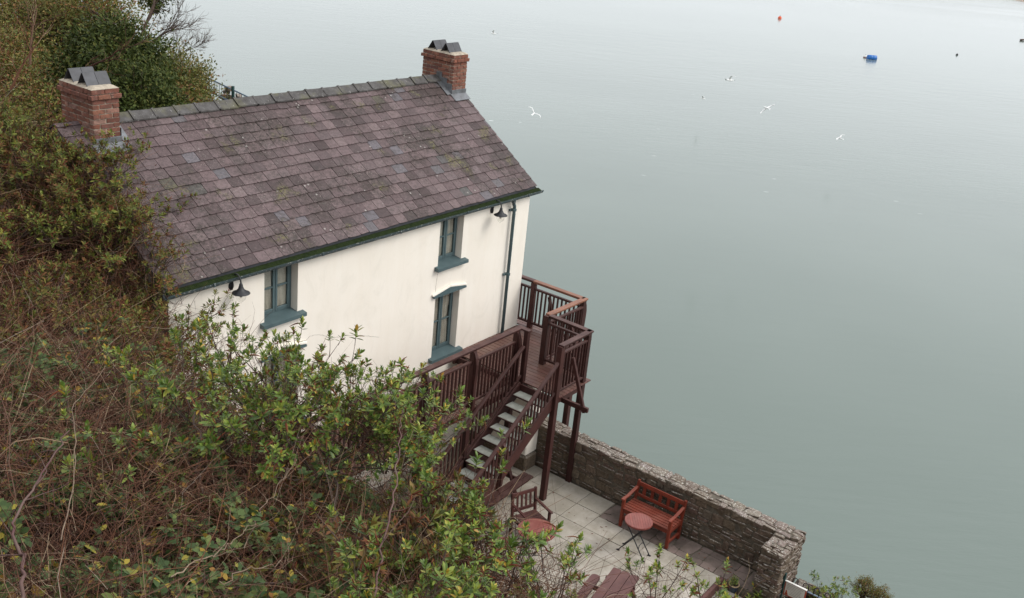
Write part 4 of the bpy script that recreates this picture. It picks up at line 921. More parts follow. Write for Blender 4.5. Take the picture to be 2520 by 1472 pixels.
for i in range(70):
    t = -0.6 + 2.6*rng.random(); q = hp0 + fd*t + np.array([0.757,0.535,0])*rng.uniform(0.3,0.9); sz = rng.uniform(.16,.34)
    z = top - .42*t - .40 - rng.random()*0.8
    m_ = Matrix.Translation((q[0],q[1],z)) @ Euler((rng.uniform(-.3,.3),rng.uniform(-.3,.3),rng.uniform(0,3))).to_matrix().to_4x4() @ Matrix.Diagonal((sz,sz*.8,sz*.6,1)); sp_.append((m_, rng.randrange(12)))
pieces(r_, 'stone', sp_, STV, MAT['stone'], 300, 'rubble')
# ================================================================== ON AND OVER THE WATER
def on_water(px, py, z=WATER_Z):
    r = CAM_R @ np.array([px - 1259.5, -(py - 735.9), -F_PX]); t = (z - CAM_POS[2])/r[2]; return CAM_POS + r*t
q = on_water(2144, 146); d = thing('barrel_buoy', 'blue plastic barrel floating on its side as a mooring buoy', 'buoy', (q[0],q[1],WATER_Z), rad(-48)); d.scale = (.9,.9,.9)
prof = [(0.20,-.50),(.28,-.49),(.30,-.44),(.30,-.17),(.315,-.15),(.30,-.13),(.30,.13),(.315,.15),(.30,.17),(.30,.44),(.28,.49),(.20,.50)]
V = []; F = []; k = 20
for (r, z) in prof:
    for j in range(k): a_ = 2*math.pi*j/k; V.append((z, r*math.cos(a_), .14 + r*math.sin(a_)))
for i in range(len(prof)-1):
    for j in range(k): F.append((i*k+j,i*k+(j+1)%k,(i+1)*k+(j+1)%k,(i+1)*k+j))
F += [tuple(range(k)), tuple((len(prof)-1)*k+j for j in range(k))]
MB().add(V, F).build('barrel', MAT['bluedrum'], d, True)
MB().tube([(.5,0,.2),(.56,0,.16),(.58,0,-.1)], .02, 6).build('mooring_ring', MAT['darkpl'], d)
def ball_buoy(px, py, r, m1, m2, label, name='ball_buoy'):
    q = on_water(px, py); t = thing(name, label, 'buoy', (q[0],q[1],WATER_Z))
    up_ = [(max(r*math.sin(a_), .01), r*.25 - r*math.cos(a_)) for a_ in [math.pi*i/10 for i in range(11)]]
    MB().lathe(up_[5:], (0,0,0), 16).build('upper_shell', MAT[m1], t, True); MB().lathe(up_[:6], (0,0,0), 16).build('lower_shell', MAT[m2], t, True)
    MB().tube([(0,0,r*1.2),(0.02,0,r*1.5),(0.05,0,r*1.2)], r*.14, 6).build('ring', MAT['darkpl'], t)
ball_buoy(2128,142,.19,'whitepl','redpl','small white and dark red ball buoy next to the blue barrel')
ball_buoy(1918,46,.24,'orange','orange','lone orange mooring buoy far out on the water')
ball_buoy(2354,136,.13,'darkpl','darkpl','small dark float to the shore side of the blue barrel' if False else 'tiny dark mooring float alone on the pale water')
q = on_water(2519, 101); t = thing('driftwood', 'dark driftwood branch floating at the edge of the estuary view', 'driftwood', (q[0],q[1],WATER_Z), rad(-35))
MB().tube([(-.6,0,.10),(0,.05,.13),(.8,0,.06),(1.6,.1,.10)], [.12,.10,.08,.04], 8).build('branch', MAT['bark'], t, True); MB().tube([(.2,.04,.1),(.5,.3,.3)], [.05,.02], 6).build('stub', MAT['bark'], t)
def gull(pg, pr_, span, roll, head, label, flap=0.25):
    "pg gull pixel, pr_ its mirror image on the water (or None): height from the two"
    if pr_ is not None:
        best = None
        for h in np.linspace(0.5, 9.5, 181):
            a_ = on_water(pg[0], pg[1], WATER_Z + h); m_ = np.array([a_[0], a_[1], WATER_Z - h]); c_ = CAM_R.T @ (m_ - CAM_POS)
            u = 1259.5 + c_[0]*F_PX/-c_[2]; v_ = 735.9 - c_[1]*F_PX/-c_[2]; e = (u-pr_[0])**2 + (v_-pr_[1])**2
            if best is None or e < best[0]: best = (e, h)
        P_ = on_water(pg[0], pg[1], WATER_Z + best[1])
    else: P_ = on_water(pg[0], pg[1], WATER_Z + 4.0)
    t = thing('gull', label, 'gull', tuple(P_), 0, 'gulls flying over the water'); t.rotation_euler = (roll, 0, head); t.scale = (span,)*3
    body = []
    for (x_, r, z_) in ((-.26,.012,.01),(-.17,.030,.005),(-.05,.052,0),(.08,.054,.0),(.17,.036,.012),(.215,.034,.022),(.25,.026,.022),(.275,.010,.016),(.31,.004,.010)): body.append((x_, r, z_))
    MB().tube([(x_,0,z_) for x_,r,z_ in body], [r for _,r,_ in body], 10).build('body', MAT['gull'], t, True)
    MB().add([(-.22,-.02,.012),(-.22,.02,.012),(-.34,.055,.012),(-.345,0,.012),(-.34,-.055,.012),(-.22,0,.022)], [(0,5,1,2,3,4)]).build('tail', MAT['gull'], t)
    for sg in (-1,1):
        V = []; F = []; st = [(0,.05,.02,.09,-.06),(.16,.10,.06,.10,-.07),(.30,.10,.085,.09,-.05),(.42,.04,.075,.055,-.05),(.50,-.05,.05,.015,-.03)]
        for (y_, xx, zz, f_, b_) in st:
            zz = zz*(1+flap*3) if flap > 0 else -zz
            V += [(xx+f_*.7,sg*y_,zz),(xx+f_*.2,sg*y_,zz+.012),(xx+b_*1.3,sg*y_,zz),(xx+f_*.2,sg*y_,zz-.006)]
        for i in range(4):
            for j in range(4): F.append((i*4+j,i*4+(j+1)%4,(i+1)*4+(j+1)%4,(i+1)*4+j))
        F += [(0,1,2,3),(16,17,18,19)]
        MB().add(V, F).build('wing', MAT['gull'] if sg > 0 else MAT['gull'], t, True)
gull((1797,198),(1702,743),.75,.45,rad(150),'white gull with spread wings, highest of the flock left of the blue barrel',.35)
gull((1730,243),(1713,342),.6,.3,rad(120),'small white gull low over the water beneath the largest gull',.5)
gull((1886,266),(1797,743),.8,-.55,rad(60),'white gull banking with drooped wings in the flock',-.3)
gull((2067,341),(2037,487),.65,-.4,rad(75),'white gull nearest the bottom of the flock over the foam flecks',.2)
gull((1215,83),None,.7,.5,rad(140),'white gull flying just beyond the water end chimney top',.35)
gull((1312,281),None,.7,.6,rad(20),'white gull gliding beside the roof slope at the water end',.4)

# leaves blown onto the paving
R_ = np.random.default_rng(9); FL = MB()
for i in range(110):
    x_ = R_.uniform(-5.4,-1.3); y_ = R_.uniform(-6.4,-2.0)
    if x_ > -1.9 and y_ > -3.8: x_ -= .5
    a_ = R_.uniform(0,6.28); l = R_.uniform(.012,.032); w_ = l*.4; c_, s_ = math.cos(a_), math.sin(a_); z_ = .007
    FL.add([(x_-c_*l,y_-s_*l,z_),(x_+s_*w_,y_-c_*w_,z_+.006),(x_+c_*l,y_+s_*l,z_+.002),(x_-s_*w_,y_+c_*w_,z_+.007)], [(0,1,2,3)])
tag(FL.build('fallen_leaves', MAT['spike'] if 'spike' in MAT else MAT['earth']), 'dead brown leaves scattered over the paving', 'leaves', kind='stuff')

# ================================================================== PLANTS
def unit(a): return a/np.maximum(np.linalg.norm(a, axis=-1, keepdims=True), 1e-9)
def nmesh(name, chunks, mats, smooth=False):
    "chunks: (verts, faces(m,k), material index)"
    V = []; F = []; MI = []; o = 0
    for v, f, m in chunks:
        if len(f) == 0: continue
        V.append(v); F.append(np.asarray(f) + o); MI.append(np.full(len(f), m, np.int32)); o += len(v)
    me = npmesh(name, np.concatenate(V), F, None, smooth)
    for m in mats: me.materials.append(m)
    if len(mats) > 1: me.polygons.foreach_set('material_index', np.concatenate(MI))
    return me
def leaves(P, D, N, L, W, fold=0.25, curl=0.25, detail=True):
    "elliptic leaves; returns verts, faces"
    n_ = len(P); D = unit(D); S = unit(np.cross(D, N)); N = np.cross(S, D); L = L[:,None]; W = W[:,None]
    if detail:
        q = lambda t, s, h: P + D*L*t + S*W*s + N*(h*L)
        V = np.stack([P, q(.30,-.45,fold*.12-.02*curl), q(.30,0,-.03-curl*.02), q(.30,.45,fold*.12-.02*curl), q(.68,-.42,fold*.10-curl*.14), q(.68,0,-.02-curl*.16), q(.68,.42,fold*.10-curl*.14), q(1.0,0,-curl*.34)], 1).reshape(-1,3)
        T = np.array([[0,1,2],[0,2,3],[1,4,5],[1,5,2],[2,5,6],[2,6,3],[4,7,5],[5,7,6]])
    else:
        q = lambda t, s, h: P + D*L*t + S*W*s + N*(h*L)
        V = np.stack([P, q(.45,-.5,.05), q(.45,.5,.05), q(1.0,0,-curl*.3)], 1).reshape(-1,3); T = np.array([[0,1,3],[0,3,2]])
    k = V.shape[0]//n_; F = (T[None] + (np.arange(n_)*k)[:,None,None]).reshape(-1,3); return V, F
def tubes(paths, radii, sides=3):
    "paths (n,k,3), radii (n,k)"
    n_, k, _ = paths.shape; d = np.empty_like(paths); d[:,1:-1] = paths[:,2:]-paths[:,:-2]; d[:,0] = paths[:,1]-paths[:,0]; d[:,-1] = paths[:,-1]-paths[:,-2]; d = unit(d)
    ref = np.where(np.abs(d[...,2:3]) < .9, np.array([0,0,1.0]), np.array([1.0,0,0])); u = unit(np.cross(d, ref)); w_ = np.cross(d, u)
    a_ = 2*np.pi*np.arange(sides)/sides
    V = paths[:,:,None,:] + radii[:,:,None,None]*(u[:,:,None,:]*np.cos(a_)[:,None] + w_[:,:,None,:]*np.sin(a_)[:,None])
    i, j = np.meshgrid(np.arange(k-1), np.arange(sides), indexing='ij'); i = i.ravel(); j = j.ravel(); j2 = (j+1) % sides
    T = np.stack([i*sides+j, i*sides+j2, (i+1)*sides+j2, (i+1)*sides+j], 1)
    F = (T[None] + (np.arange(n_)*k*sides)[:,None,None]).reshape(-1,4); return V.reshape(-1,3), F
def bent(base, dirs, L, k, bend, wig, R):
    "curved stems: base (n,3) dirs (n,3) L (n,), bend (n,3) end displacement as share of L"
    t = np.linspace(0,1,k)[None,:,None]; p = base[:,None] + unit(dirs)[:,None]*(L[:,None,None]*t) + bend[:,None]*(L[:,None,None]*t*t)
    w_ = R.normal(0,1,(len(base),k,3))*wig*L[:,None,None]; w_[:,0] = 0; return p + np.cumsum(w_, 1)*.5
def frame(d, R):
    d = unit(d); ref = unit(R.normal(0,1,d.shape)); x = unit(np.cross(ref, d)); y = np.cross(d, x); return np.stack([x, y, d], -1)   # columns
def rosette(R, nl, big=1.0, detail=True, spikes=0):
    "one leafy shoot tip, axis +z, origin at its foot"
    i = np.arange(nl); t = i/(nl-1); a_ = (i % 2)*np.pi + (i//2)*1.45 + R.normal(0,.25,nl); h = t*.075*big
    el = np.radians(8 + 62*t + R.normal(0,9,nl)); D = np.stack([np.cos(a_)*np.cos(el), np.sin(a_)*np.cos(el), np.sin(el)], 1)
    P = np.stack([0*h, 0*h, h], 1); N = unit(np.array([0,0,1.0]) - D*D[:,2:3] + 1e-3); L = (R.uniform(.048,.078,nl)*(1-.45*np.clip(t-.75,0,1)*4*.5))*big
    v, f = leaves(P, D, N, L, L*R.uniform(.34,.46,nl), .3, R.uniform(.1,.6), detail)
    ch = [(v, f, 0)]
    sv, sf = tubes(np.array([[[0,0,-.05*big],[0,0,.02*big],[0,0,.07*big]]]), np.array([[.0028,.0025,.0015]])*max(big,.8), 4); ch.append((sv, sf, 2))
    if spikes:
        a_ = R.uniform(0,6.28,spikes); el = np.radians(R.uniform(5,60,spikes)); d = np.stack([np.cos(a_)*np.cos(el), np.sin(a_)*np.cos(el), np.sin(el)], 1)
        b = np.stack([0*a_, 0*a_, R.uniform(.01,.06,spikes)*big], 1); L = R.uniform(.06,.10,spikes)*big
        bend = np.stack([R.normal(0,.15,spikes), R.normal(0,.15,spikes), R.uniform(-.55,.1,spikes)], 1)
        p = bent(b, d, L, 6, bend, .02, R); r = np.array([.0015,.0050,.0060,.0056,.0045,.0020])[None]*np.ones((spikes,1))*big
        sv, sf = tubes(p, r, 5 if detail else 3); ch.append((sv, sf, 1))
    return ch
PM = [MAT['leaf'], MAT['spike'], MAT['bark']]
R0 = np.random.default_rng(21)
SPR = [rosette(R0, 16, 1.35), rosette(R0, 14, 1.35, True, 2), rosette(R0, 18, 1.4), rosette(R0, 12, 1.2, True, 4), rosette(R0, 16, 1.3, True, 1), rosette(R0, 11, 1.15, True, 6), rosette(R0, 14, 1.5)]
SPM = [nmesh('leaf_sprig_%d' % i, c_, PM) for i, c_ in enumerate(SPR)]
SPL = [rosette(R0, 11, 1.35, False, s_) for s_ in (0,2,0,3,1,0,4)]
def stamp(chunks, pos, fr, sc):
    "many copies of a chunk list"
    out = []
    for v, f, m in chunks:
        n_ = len(pos); k = len(v); W = np.einsum('nij,vj->nvi', fr*sc[:,None,None], v) + pos[:,None]
        F = (np.asarray(f)[None] + (np.arange(n_)*k)[:,None,None]).reshape(-1, f.shape[1]); out.append((W.reshape(-1,3), F, m))
    return out
def shrub_frame(R, h, r, nmain, nside, spread=1.0, k=6):
    "bare framework: stems tubes and the places of the shoot tips"
    a_ = R.uniform(0,6.28,nmain); el = np.radians(R.uniform(28,82,nmain)); d = np.stack([np.cos(a_)*np.cos(el)*spread, np.sin(a_)*np.cos(el)*spread, np.sin(el)], 1)
    L = h*R.uniform(.75,1.1,nmain)/np.maximum(np.sin(el), .62); base = np.stack([R.normal(0,.08*r,nmain), R.normal(0,.08*r,nmain), np.full(nmain,-.15)], 1)
    mp = bent(base, d, L, k, np.stack([R.normal(0,.12,nmain), R.normal(0,.12,nmain), R.uniform(-.15,.15,nmain)], 1), .03, R)
    mr = np.linspace(1,.35,k)[None]*R.uniform(.007,.014,nmain)[:,None]*min(1.2,h)
    ns = nmain*nside; mi = np.repeat(np.arange(nmain), nside); t = R.uniform(.35,.97,ns)*(k-1); i0 = t.astype(int); fr_ = (t-i0)[:,None]
    sb = mp[mi,i0]*(1-fr_) + mp[mi,np.minimum(i0+1,k-1)]*fr_; out = unit(sb*np.array([1,1,.25]) + R.normal(0,.25*r,(ns,3))); sd = unit(out*R.uniform(.4,1,(ns,1)) + np.array([0,0,1])*R.uniform(.3,1.1,(ns,1)))
    sL = h*R.uniform(.14,.38,ns); spth = bent(sb, sd, sL, 4, np.stack([R.normal(0,.2,ns), R.normal(0,.2,ns), R.uniform(-.1,.3,ns)], 1), .05, R); sr = np.linspace(1,.55,4)[None]*R.uniform(.0025,.0048,ns)[:,None]
    tips = np.concatenate([spth[:,-1], mp[:,-1]]); td = np.concatenate([spth[:,-1]-spth[:,-2], mp[:,-1]-mp[:,-2]])
    return [tubes(mp, mr, 5), tubes(spth, sr, 4)], tips, unit(td)
def sparse_twigs(R, h, r, n_):
    a_ = R.uniform(0,6.28,n_); el = np.radians(R.uniform(5,85,n_)); d = np.stack([np.cos(a_)*np.cos(el), np.sin(a_)*np.cos(el), np.sin(el)], 1)
    b = np.stack([R.normal(0,.35*r,n_), R.normal(0,.35*r,n_), R.uniform(-.1,.6*h,n_)], 1); L = R.uniform(.25,.8,n_)*h
    p = bent(b, d, L, 4, np.stack([R.normal(0,.35,n_), R.normal(0,.35,n_), R.uniform(-.5,.2,n_)], 1), .05, R); return tubes(p, np.linspace(1,.4,4)[None]*R.uniform(.0018,.004,n_)[:,None], 3)
def join_tubes(lst): return [(v, f, 0) for v, f in lst]
def near_shrub(seed, h, r, nmain, nside):
    R = np.random.default_rng(seed); st, tips, td = shrub_frame(R, h, r, nmain, nside)
    sm = nmesh('stems', join_tubes(st), [MAT['bark']]); dm = nmesh('dead_twigs', join_tubes([sparse_twigs(R, h, r, 90)]), [MAT['twig']])
    fr_ = frame(td + np.array([0,0,.35]), R); sc = R.uniform(.62,1.08,len(tips)); kinds = R.choice(len(SPM), len(tips), p=[.22,.17,.16,.14,.14,.09,.08])
    return sm, dm, tips, fr_, sc, kinds
def mid_shrub(seed, h, r, nmain, nside, extra=1.0, leafmat='leaf', twn=160, lsc=1.0):
    R = np.random.default_rng(seed); st, tips, td = shrub_frame(R, h, r, nmain, nside, 1.1)
    fr_ = frame(td + R.normal(0,.35,td.shape) + np.array([0,0,.4]), R); sc = R.uniform(.8,1.3,len(tips))*lsc; kk = R.integers(0,len(SPL),len(tips)); ch = []
    for i in range(len(SPL)):
        m_ = kk == i
        if m_.any(): ch += stamp([c_ for c_ in SPL[i] if c_[2] < 2], tips[m_], fr_[m_], sc[m_])
    return nmesh('foliage', ch, [MAT[leafmat], MAT['spike']]), nmesh('stems', join_tubes(st), [MAT['bark']]), nmesh('dead_twigs', join_tubes([sparse_twigs(R, h, r, twn)]), [MAT['twig']])
def bramble(seed, h, r, ncane, nleaf):
    R = np.random.default_rng(seed); a_ = R.uniform(0,6.28,ncane); el = np.radians(R.uniform(35,75,ncane)); d = np.stack([np.cos(a_)*np.cos(el), np.sin(a_)*np.cos(el), np.sin(el)], 1)
    L = R.uniform(1.0,1.9,ncane)*r; b = np.stack([R.normal(0,.3*r,ncane), R.normal(0,.3*r,ncane), np.full(ncane,-.1)], 1)
    bd = np.stack([np.cos(a_)*.25, np.sin(a_)*.25, -R.uniform(.55,1.0,ncane)], 1); p = bent(b, d, L, 9, bd, .02, R); tb = tubes(p, np.linspace(1,.4,9)[None]*R.uniform(.0035,.006,ncane)[:,None], 5)
    ci = R.integers(0,ncane,nleaf); t = R.uniform(.15,.98,nleaf)*8; i0 = t.astype(int); f_ = (t-i0)[:,None]; P = p[ci,i0]*(1-f_)+p[ci,np.minimum(i0+1,8)]*f_
    od = unit(R.normal(0,1,(nleaf,3))+np.array([0,0,.4])); P = P + od*R.uniform(.03,.09,(nleaf,1)); N = unit(R.normal(0,.45,(nleaf,3))+np.array([-.35,-.25,1.0])); dd = unit(np.cross(N, R.normal(0,1,(nleaf,3))))
    ch = []; sd = np.cross(N, dd)
    for (ca, sa, l) in ((1,0,1.0),(.25,.97,.82),(.25,-.97,.82)):
        Ls = R.uniform(.050,.085,nleaf)*l; v, f = leaves(P, dd*ca+sd*sa, N, Ls, Ls*.72, .25, .35, True); ch.append((v, f, 0))
    return nmesh('foliage', ch, [MAT['bramble']]), nmesh('canes', [(tb[0], tb[1], 0)], [MAT['cane']]), nmesh('dead_twigs', join_tubes([sparse_twigs(R, h*1.2, r, 120)]), [MAT['twig']])
def crown(seed, rx, rz, nclump, per, L, mat, flat=.0, cl=.28, droop=0.0, trunk=1.5, mats=None, det=False):
    "dense crown of leaf clumps over an uneven dome, with limbs"
    R = np.random.default_rng(seed); d = unit(R.normal(0,1,(nclump,3))*np.array([1,1,.9])+np.array([0,0,.35])); rr = R.uniform(.55,1.05,nclump)[:,None]*(1+.22*np.sin(d[:,:1]*5+seed)*np.cos(d[:,1:2]*4))
    C_ = d*rr*np.array([rx,rx,rz]); C_[:,2] += trunk
    P = np.repeat(C_, per, 0) + R.normal(0,cl*rx,(nclump*per,3))*np.array([1,1,.75]); n_ = len(P); o = unit(P-np.array([0,0,trunk]))
    D = unit(o*.6 + R.normal(0,.7,(n_,3)) + np.array([0,0,-droop])); N = unit(o + R.normal(0,.6,(n_,3)) + np.array([0,0,.5])); Ls = R.uniform(.7,1.3,n_)*L
    v, f = leaves(P, D, N, Ls, Ls*R.uniform(.35,.55,n_), .2, .2, det); fm = nmesh('crown', [(v, f, 0)], [MAT[mat]])
    nb = min(26, nclump); tg = C_[R.choice(nclump, nb, False)]*np.array([.9,.9,1]); b = np.stack([R.normal(0,.05,nb), R.normal(0,.05,nb), R.uniform(-.3,trunk*.6,nb)], 1)
    tt = np.linspace(0,1,6)[None,:,None]; p = b[:,None]*(1-tt)+tg[:,None]*tt + np.sin(tt*np.pi)*R.normal(0,.10*rx,(nb,1,3)); tb = tubes(p, np.linspace(1,.25,6)[None]*R.uniform(.02,.045,nb)[:,None], 5)
    return fm, nmesh('limbs', [(tb[0], tb[1], 0)], [MAT['bark']])
def bare_tree(seed, h, lean, nmain, depth=3):
    R = np.random.default_rng(seed); out = []; tr = bent(np.zeros((1,3))-np.array([[0,0,.5]]), np.array([lean]), np.array([h*.8]), 8, np.array([[.1,0,0]]), .03, R)
    r = np.linspace(.085,.035,8)[None]*h/4; out.append(tubes(tr, r, 7)); par = [tr[0]]; L = h*.6; pr = np.array([.05*h/4])
    for dp_ in range(depth):
        nb = (nmain, 6, 6)[dp_]; nb = nb if dp_ else nmain; P = []; D = []; W = []
        for q, w_ in zip(par, np.broadcast_to(pr, (len(par),))):
            for i in range(nb):
                t = R.uniform(.3,1.0)*(len(q)-1); i0 = min(int(t), len(q)-2); pt = q[i0]+(q[i0+1]-q[i0])*(t-i0); ax = q[i0+1]-q[i0]; ax = ax/np.linalg.norm(ax)
                P.append(pt); D.append(ax*.75 + R.normal(0,.55,3) + np.array(lean)*.25); W.append(w_*(.55 if dp_ == 0 else .5))
        P = np.array(P); D = np.array(D); W = np.array(W); Ls = R.uniform(.6,1.1,len(P))*L
        pp = bent(P, D, Ls, 6, np.stack([R.normal(0,.15,len(P)), R.normal(0,.15,len(P)), R.uniform(0,.3,len(P))], 1), .05, R)
        out.append(tubes(pp, np.linspace(1,.35,6)[None]*np.maximum(W, .005)[:,None], 4 if dp_ else 5)); par = list(pp); pr = W; L *= .5
    return out
def plant(name, label, cat, meshes, loc, rotz=0.0, sc=1.0, group=None, tilt=(0,0)):
    o = thing(name, label, cat, tuple(loc), rotz, group); o.rotation_euler = (tilt[0], tilt[1], rotz); o.scale = (sc,)*3 if not hasattr(sc,'__len__') else sc
    for me in meshes:
        nm = me.name.split('.')[0]; c_ = link(nm, me, o)
        if nm in ('foliage','dead_twigs','crown'): c_['kind'] = 'stuff'
    return o
def gz(x, y): return float(ground(x, y))
# ---- near hebe shrubs whose shoots can be told apart
NEAR = [near_shrub(31,.95,.7,10,8), near_shrub(32,.8,.7,10,8), near_shrub(33,1.05,.8,11,8), near_shrub(34,.9,.5,5,4), near_shrub(35,.85,.5,6,5)]
def place_near(px, py, d, k, label, sc=1.0, rz_=0.0, sink=None):
    "top of the shrub at the given sight line and distance"
    q = at(px, py, d); hh = (.95,.8,1.05,.9,.85)[k]*sc*1.2
    o = thing('hebe_shrub', label, 'shrub', (q[0], q[1], q[2]-hh), rz_, 'hebe shrubs on the near bank'); o.scale = (sc,)*3
    sm, dm, tips, fr_, s2, kinds = NEAR[k]; link('stems', sm, o); dt = link('dead_twigs', dm, o); dt['kind'] = 'stuff'
    for i in range(len(tips)):
        M_ = Matrix.Identity(4)
        for a_ in range(3):
            for b_ in range(3): M_[a_][b_] = float(fr_[i][a_][b_]*s2[i])
            M_[a_][3] = float(tips[i][a_])
        link('leaf_sprig', SPM[kinds[i]], o, mtx=M_)
    return o
place_near(690,850,8.0,0,'tall hebe shrub with drooping red seed spikes reaching up before the house window',.72,0.3)
place_near(800,895,8.2,2,'broad glossy hebe shrub in front of the lower house wall',.72,2.0)
place_near(722,868,8.3,1,'round leafy hebe shrub covering the lower window behind it',.62,3.1)
place_near(655,880,8.5,1,'green hebe shrub just left of the hidden lower window',.6,.8)
place_near(860,905,8.6,1,'close leaved hebe shrub where the walkway rail disappears',.6,5.5)
place_near(945,925,8.8,1,'hebe shrub spilling over the middle of the walkway rail',.55,1.9)
place_near(600,905,8.6,1,'hebe shrub with reddish shoots left of the tall one',.9,4.1)
place_near(555,755,9.8,3,'thin hebe shoots standing out against the cream wall under the first lamp',.6,1.4)
place_near(450,835,10.2,1,'low hebe shrub below the roof corner nearest the scrub',.8,2.9)
place_near(960,930,8.6,3,'sparse hebe sprays in front of the walkway rail',.75,5.2)
place_near(905,925,8.9,4,'leafy hebe shrub hiding the far run of the walkway rail',.75,2.4)
place_near(985,975,8.4,1,'dense low hebe shrub below the walkway rail',.62,1.3)
place_near(1030,1010,8.2,4,'twiggy hebe shrub between the walkway and the stair',.6,4.0)
place_near(1060,1075,7.6,4,'leafy hebe shrub in front of the stair balusters',.75,.6)
place_near(1140,1175,7.4,4,'hebe shrub with yellowing shoots before the stair foot',.85,3.3)
place_near(1030,1330,6.8,1,'bushy hebe shrub overlapping the red folding chair',.65,5.0)
place_near(1185,1155,7.5,4,'yellow green hebe shrub crossing the lower stair rail',.78,.4)
place_near(1235,1245,7.2,3,'slender hebe sprays hiding the stair foot',.8,2.1)
place_near(1375,1315,7.2,3,'spindly hebe with many upright brown spikes before the larger table',.62,2.6)
place_near(1235,1420,6.6,4,'open twiggy hebe shrub under the larger round table',.5,1.1)
place_near(1010,1340,6.2,2,'bright green hebe shrub low at the front of the bank',.6,1.9)
place_near(920,1440,5.6,1,'fresh green hebe shrub at the very bottom of the bank',.65,.2)
place_near(1640,1350,7.4,3,'thin hebe shoots rising in front of the picnic table',.5,3.9)
place_near(1770,1392,7.5,3,'sparse red spiked hebe shoots by the step edge',.5,.9)
place_near(430,1010,8.2,4,'dark stemmed hebe shrub in the middle of the bank',.9,2.2)
place_near(230,1040,7.8,3,'scattered hebe shoots among brown stems at the side of the bank',.85,4.4)
# ---- middle distance scrub
MID = [mid_shrub(41,.85,.8,13,11), mid_shrub(42,.95,.9,13,12), mid_shrub(43,.75,.8,12,11), mid_shrub(44,.85,.9,12,10,leafmat='scrub',twn=420), mid_shrub(45,.75,.9,12,9,leafmat='scrub',twn=420)]
MIF = [mid_shrub(141,.85,.8,15,14,lsc=.66,leafmat='dullleaf',twn=300), mid_shrub(142,.95,.9,15,15,lsc=.66,leafmat='dullleaf',twn=300), mid_shrub(143,.75,.8,14,13,lsc=.68,leafmat='dullleaf',twn=300), mid_shrub(144,.85,.9,14,14,leafmat='scrub',twn=480,lsc=.70), mid_shrub(145,.75,.9,14,13,leafmat='scrub',twn=480,lsc=.70)]
BRB = [bramble(51,.5,.75,16,360), bramble(52,.45,.8,16,380), bramble(53,.55,.7,15,330)]
RS = random.Random(77)
def visible(p, m=120):
    c_ = CAM_R.T @ (np.array(p) - CAM_POS)
    if c_[2] > -1: return None
    u = 1259.5 + c_[0]*F_PX/-c_[2]; v_ = 735.9 - c_[1]*F_PX/-c_[2]
    return (u, v_) if -m < u < 2519+m and -m < v_ < 1472+m else None
BY = [0,300,345,450,560,650,690,745,800,870,900,960,1040,1130,1220,1290,1330,1480]
BXx = [520,300,310,365,375,385,400,480,600,860,890,1000,1100,1165,1210,1240,1270,1370]
def clear(x_, y_, z_, h, r):
    "True when the plant stays inside the outline of the bank"
    for (a_, b_, c_) in ((0,0,h),(r*.6,-r*.7,h*.75),(r*.8,0,h*.6),(0,-r*.9,h*.6)):
        uv = visible((x_+a_, y_+b_, z_+c_), 4000)
        if uv is None: continue
        if uv[0] > np.interp(uv[1], BY, BXx): return False
    return True
LBL = {'hebe': ['small leafy', 'spreading leafy', 'tall leafy'], 'scrub': ['small rusty', 'spreading rusty', 'tall rusty']}
def zone(u, v_):
    a_ = 'above the chimney' if v_ < 170 else 'level with the hillside chimney' if v_ < 350 else 'level with the upper roof' if v_ < 520 else 'level with the lower roof' if v_ < 720 else 'below the roof corner' if v_ < 900 else 'halfway down the bank' if v_ < 1120 else 'low on the near bank'
    b_ = 'by the picture edge' if u < 170 else 'nearest the house' if u > np.interp(v_, BY, BXx) - 190 else 'straight below the chimney' if u < 330 else 'straight below the roof corner' if u < 500 else 'straight below the first lamp' if u < 640 else 'straight below the first window' if u < 790 else 'between the windows' if u < 960 else 'straight below the lower window'
    return a_ + ', ' + b_
cnt = 0
for gxx in np.arange(-16.4,-8.6,.68):
    for gyy in np.arange(-10.2,7.5,.74):
        x_ = gxx + RS.uniform(-.3,.3); y_ = gyy + RS.uniform(-.3,.3); xe = np.interp(y_, YS, XE)
        if x_ > xe + .75: continue
        z_ = gz(x_, y_); d_ = dist((x_,y_,z_)); uv = visible((x_,y_,z_+.6))
        if uv is None or d_ < 4.3: continue
        if x_ > -9.30 and -.3 < y_ < 5.5: continue
        if d_ > 9 and uv[0] < 420 and RS.random() < .04: continue
        sc = RS.uniform(.8,1.1) if y_ < -3 else RS.uniform(.9,1.3)
        if d_ > 7:
            while sc > .45 and not clear(x_, y_, z_, .95*sc, .8*sc): sc *= .85
            if sc <= .45: continue
        brown = uv[0] < 820 and uv[1] > 860
        if d_ < 7.5 or (brown and RS.random() < .8) or (uv[1] > 1150 and uv[0] < 1150 and RS.random() < .75):
            k = RS.randrange(3); plant('bramble', 'trailing dull green bramble ' + zone(*uv), 'bramble', BRB[k], (x_,y_,z_+.42), RS.uniform(0,6.28), RS.uniform(.7,.98), 'brambles ' + zone(*uv))
            if RS.random() < .45 or uv[0] < 500: continue
        if d_ < 7.0 or (brown and RS.random() < .72): continue
        k = RS.choice((0,1,2,3,4,3,4,3,4,3)) if d_ > 9 else RS.choice((0,2,3,4))
        g_ = 'hebe' if k < 3 else 'scrub'; cnt += 1
        plant('hebe_shrub' if g_ == 'hebe' else 'scrub_bush', LBL[g_][int(sc > .8) + int(sc > 1.05)] + (' green hebe shrub ' if g_ == 'hebe' else ' brown scrub bush ') + zone(*uv), 'shrub' if g_ == 'hebe' else 'bush', (MIF if d_ > 10.5 else MID)[k], (x_,y_,z_-.05), RS.uniform(0,6.28), sc, ('hebe shrubs ' if g_ == 'hebe' else 'scrub bushes ') + zone(*uv))
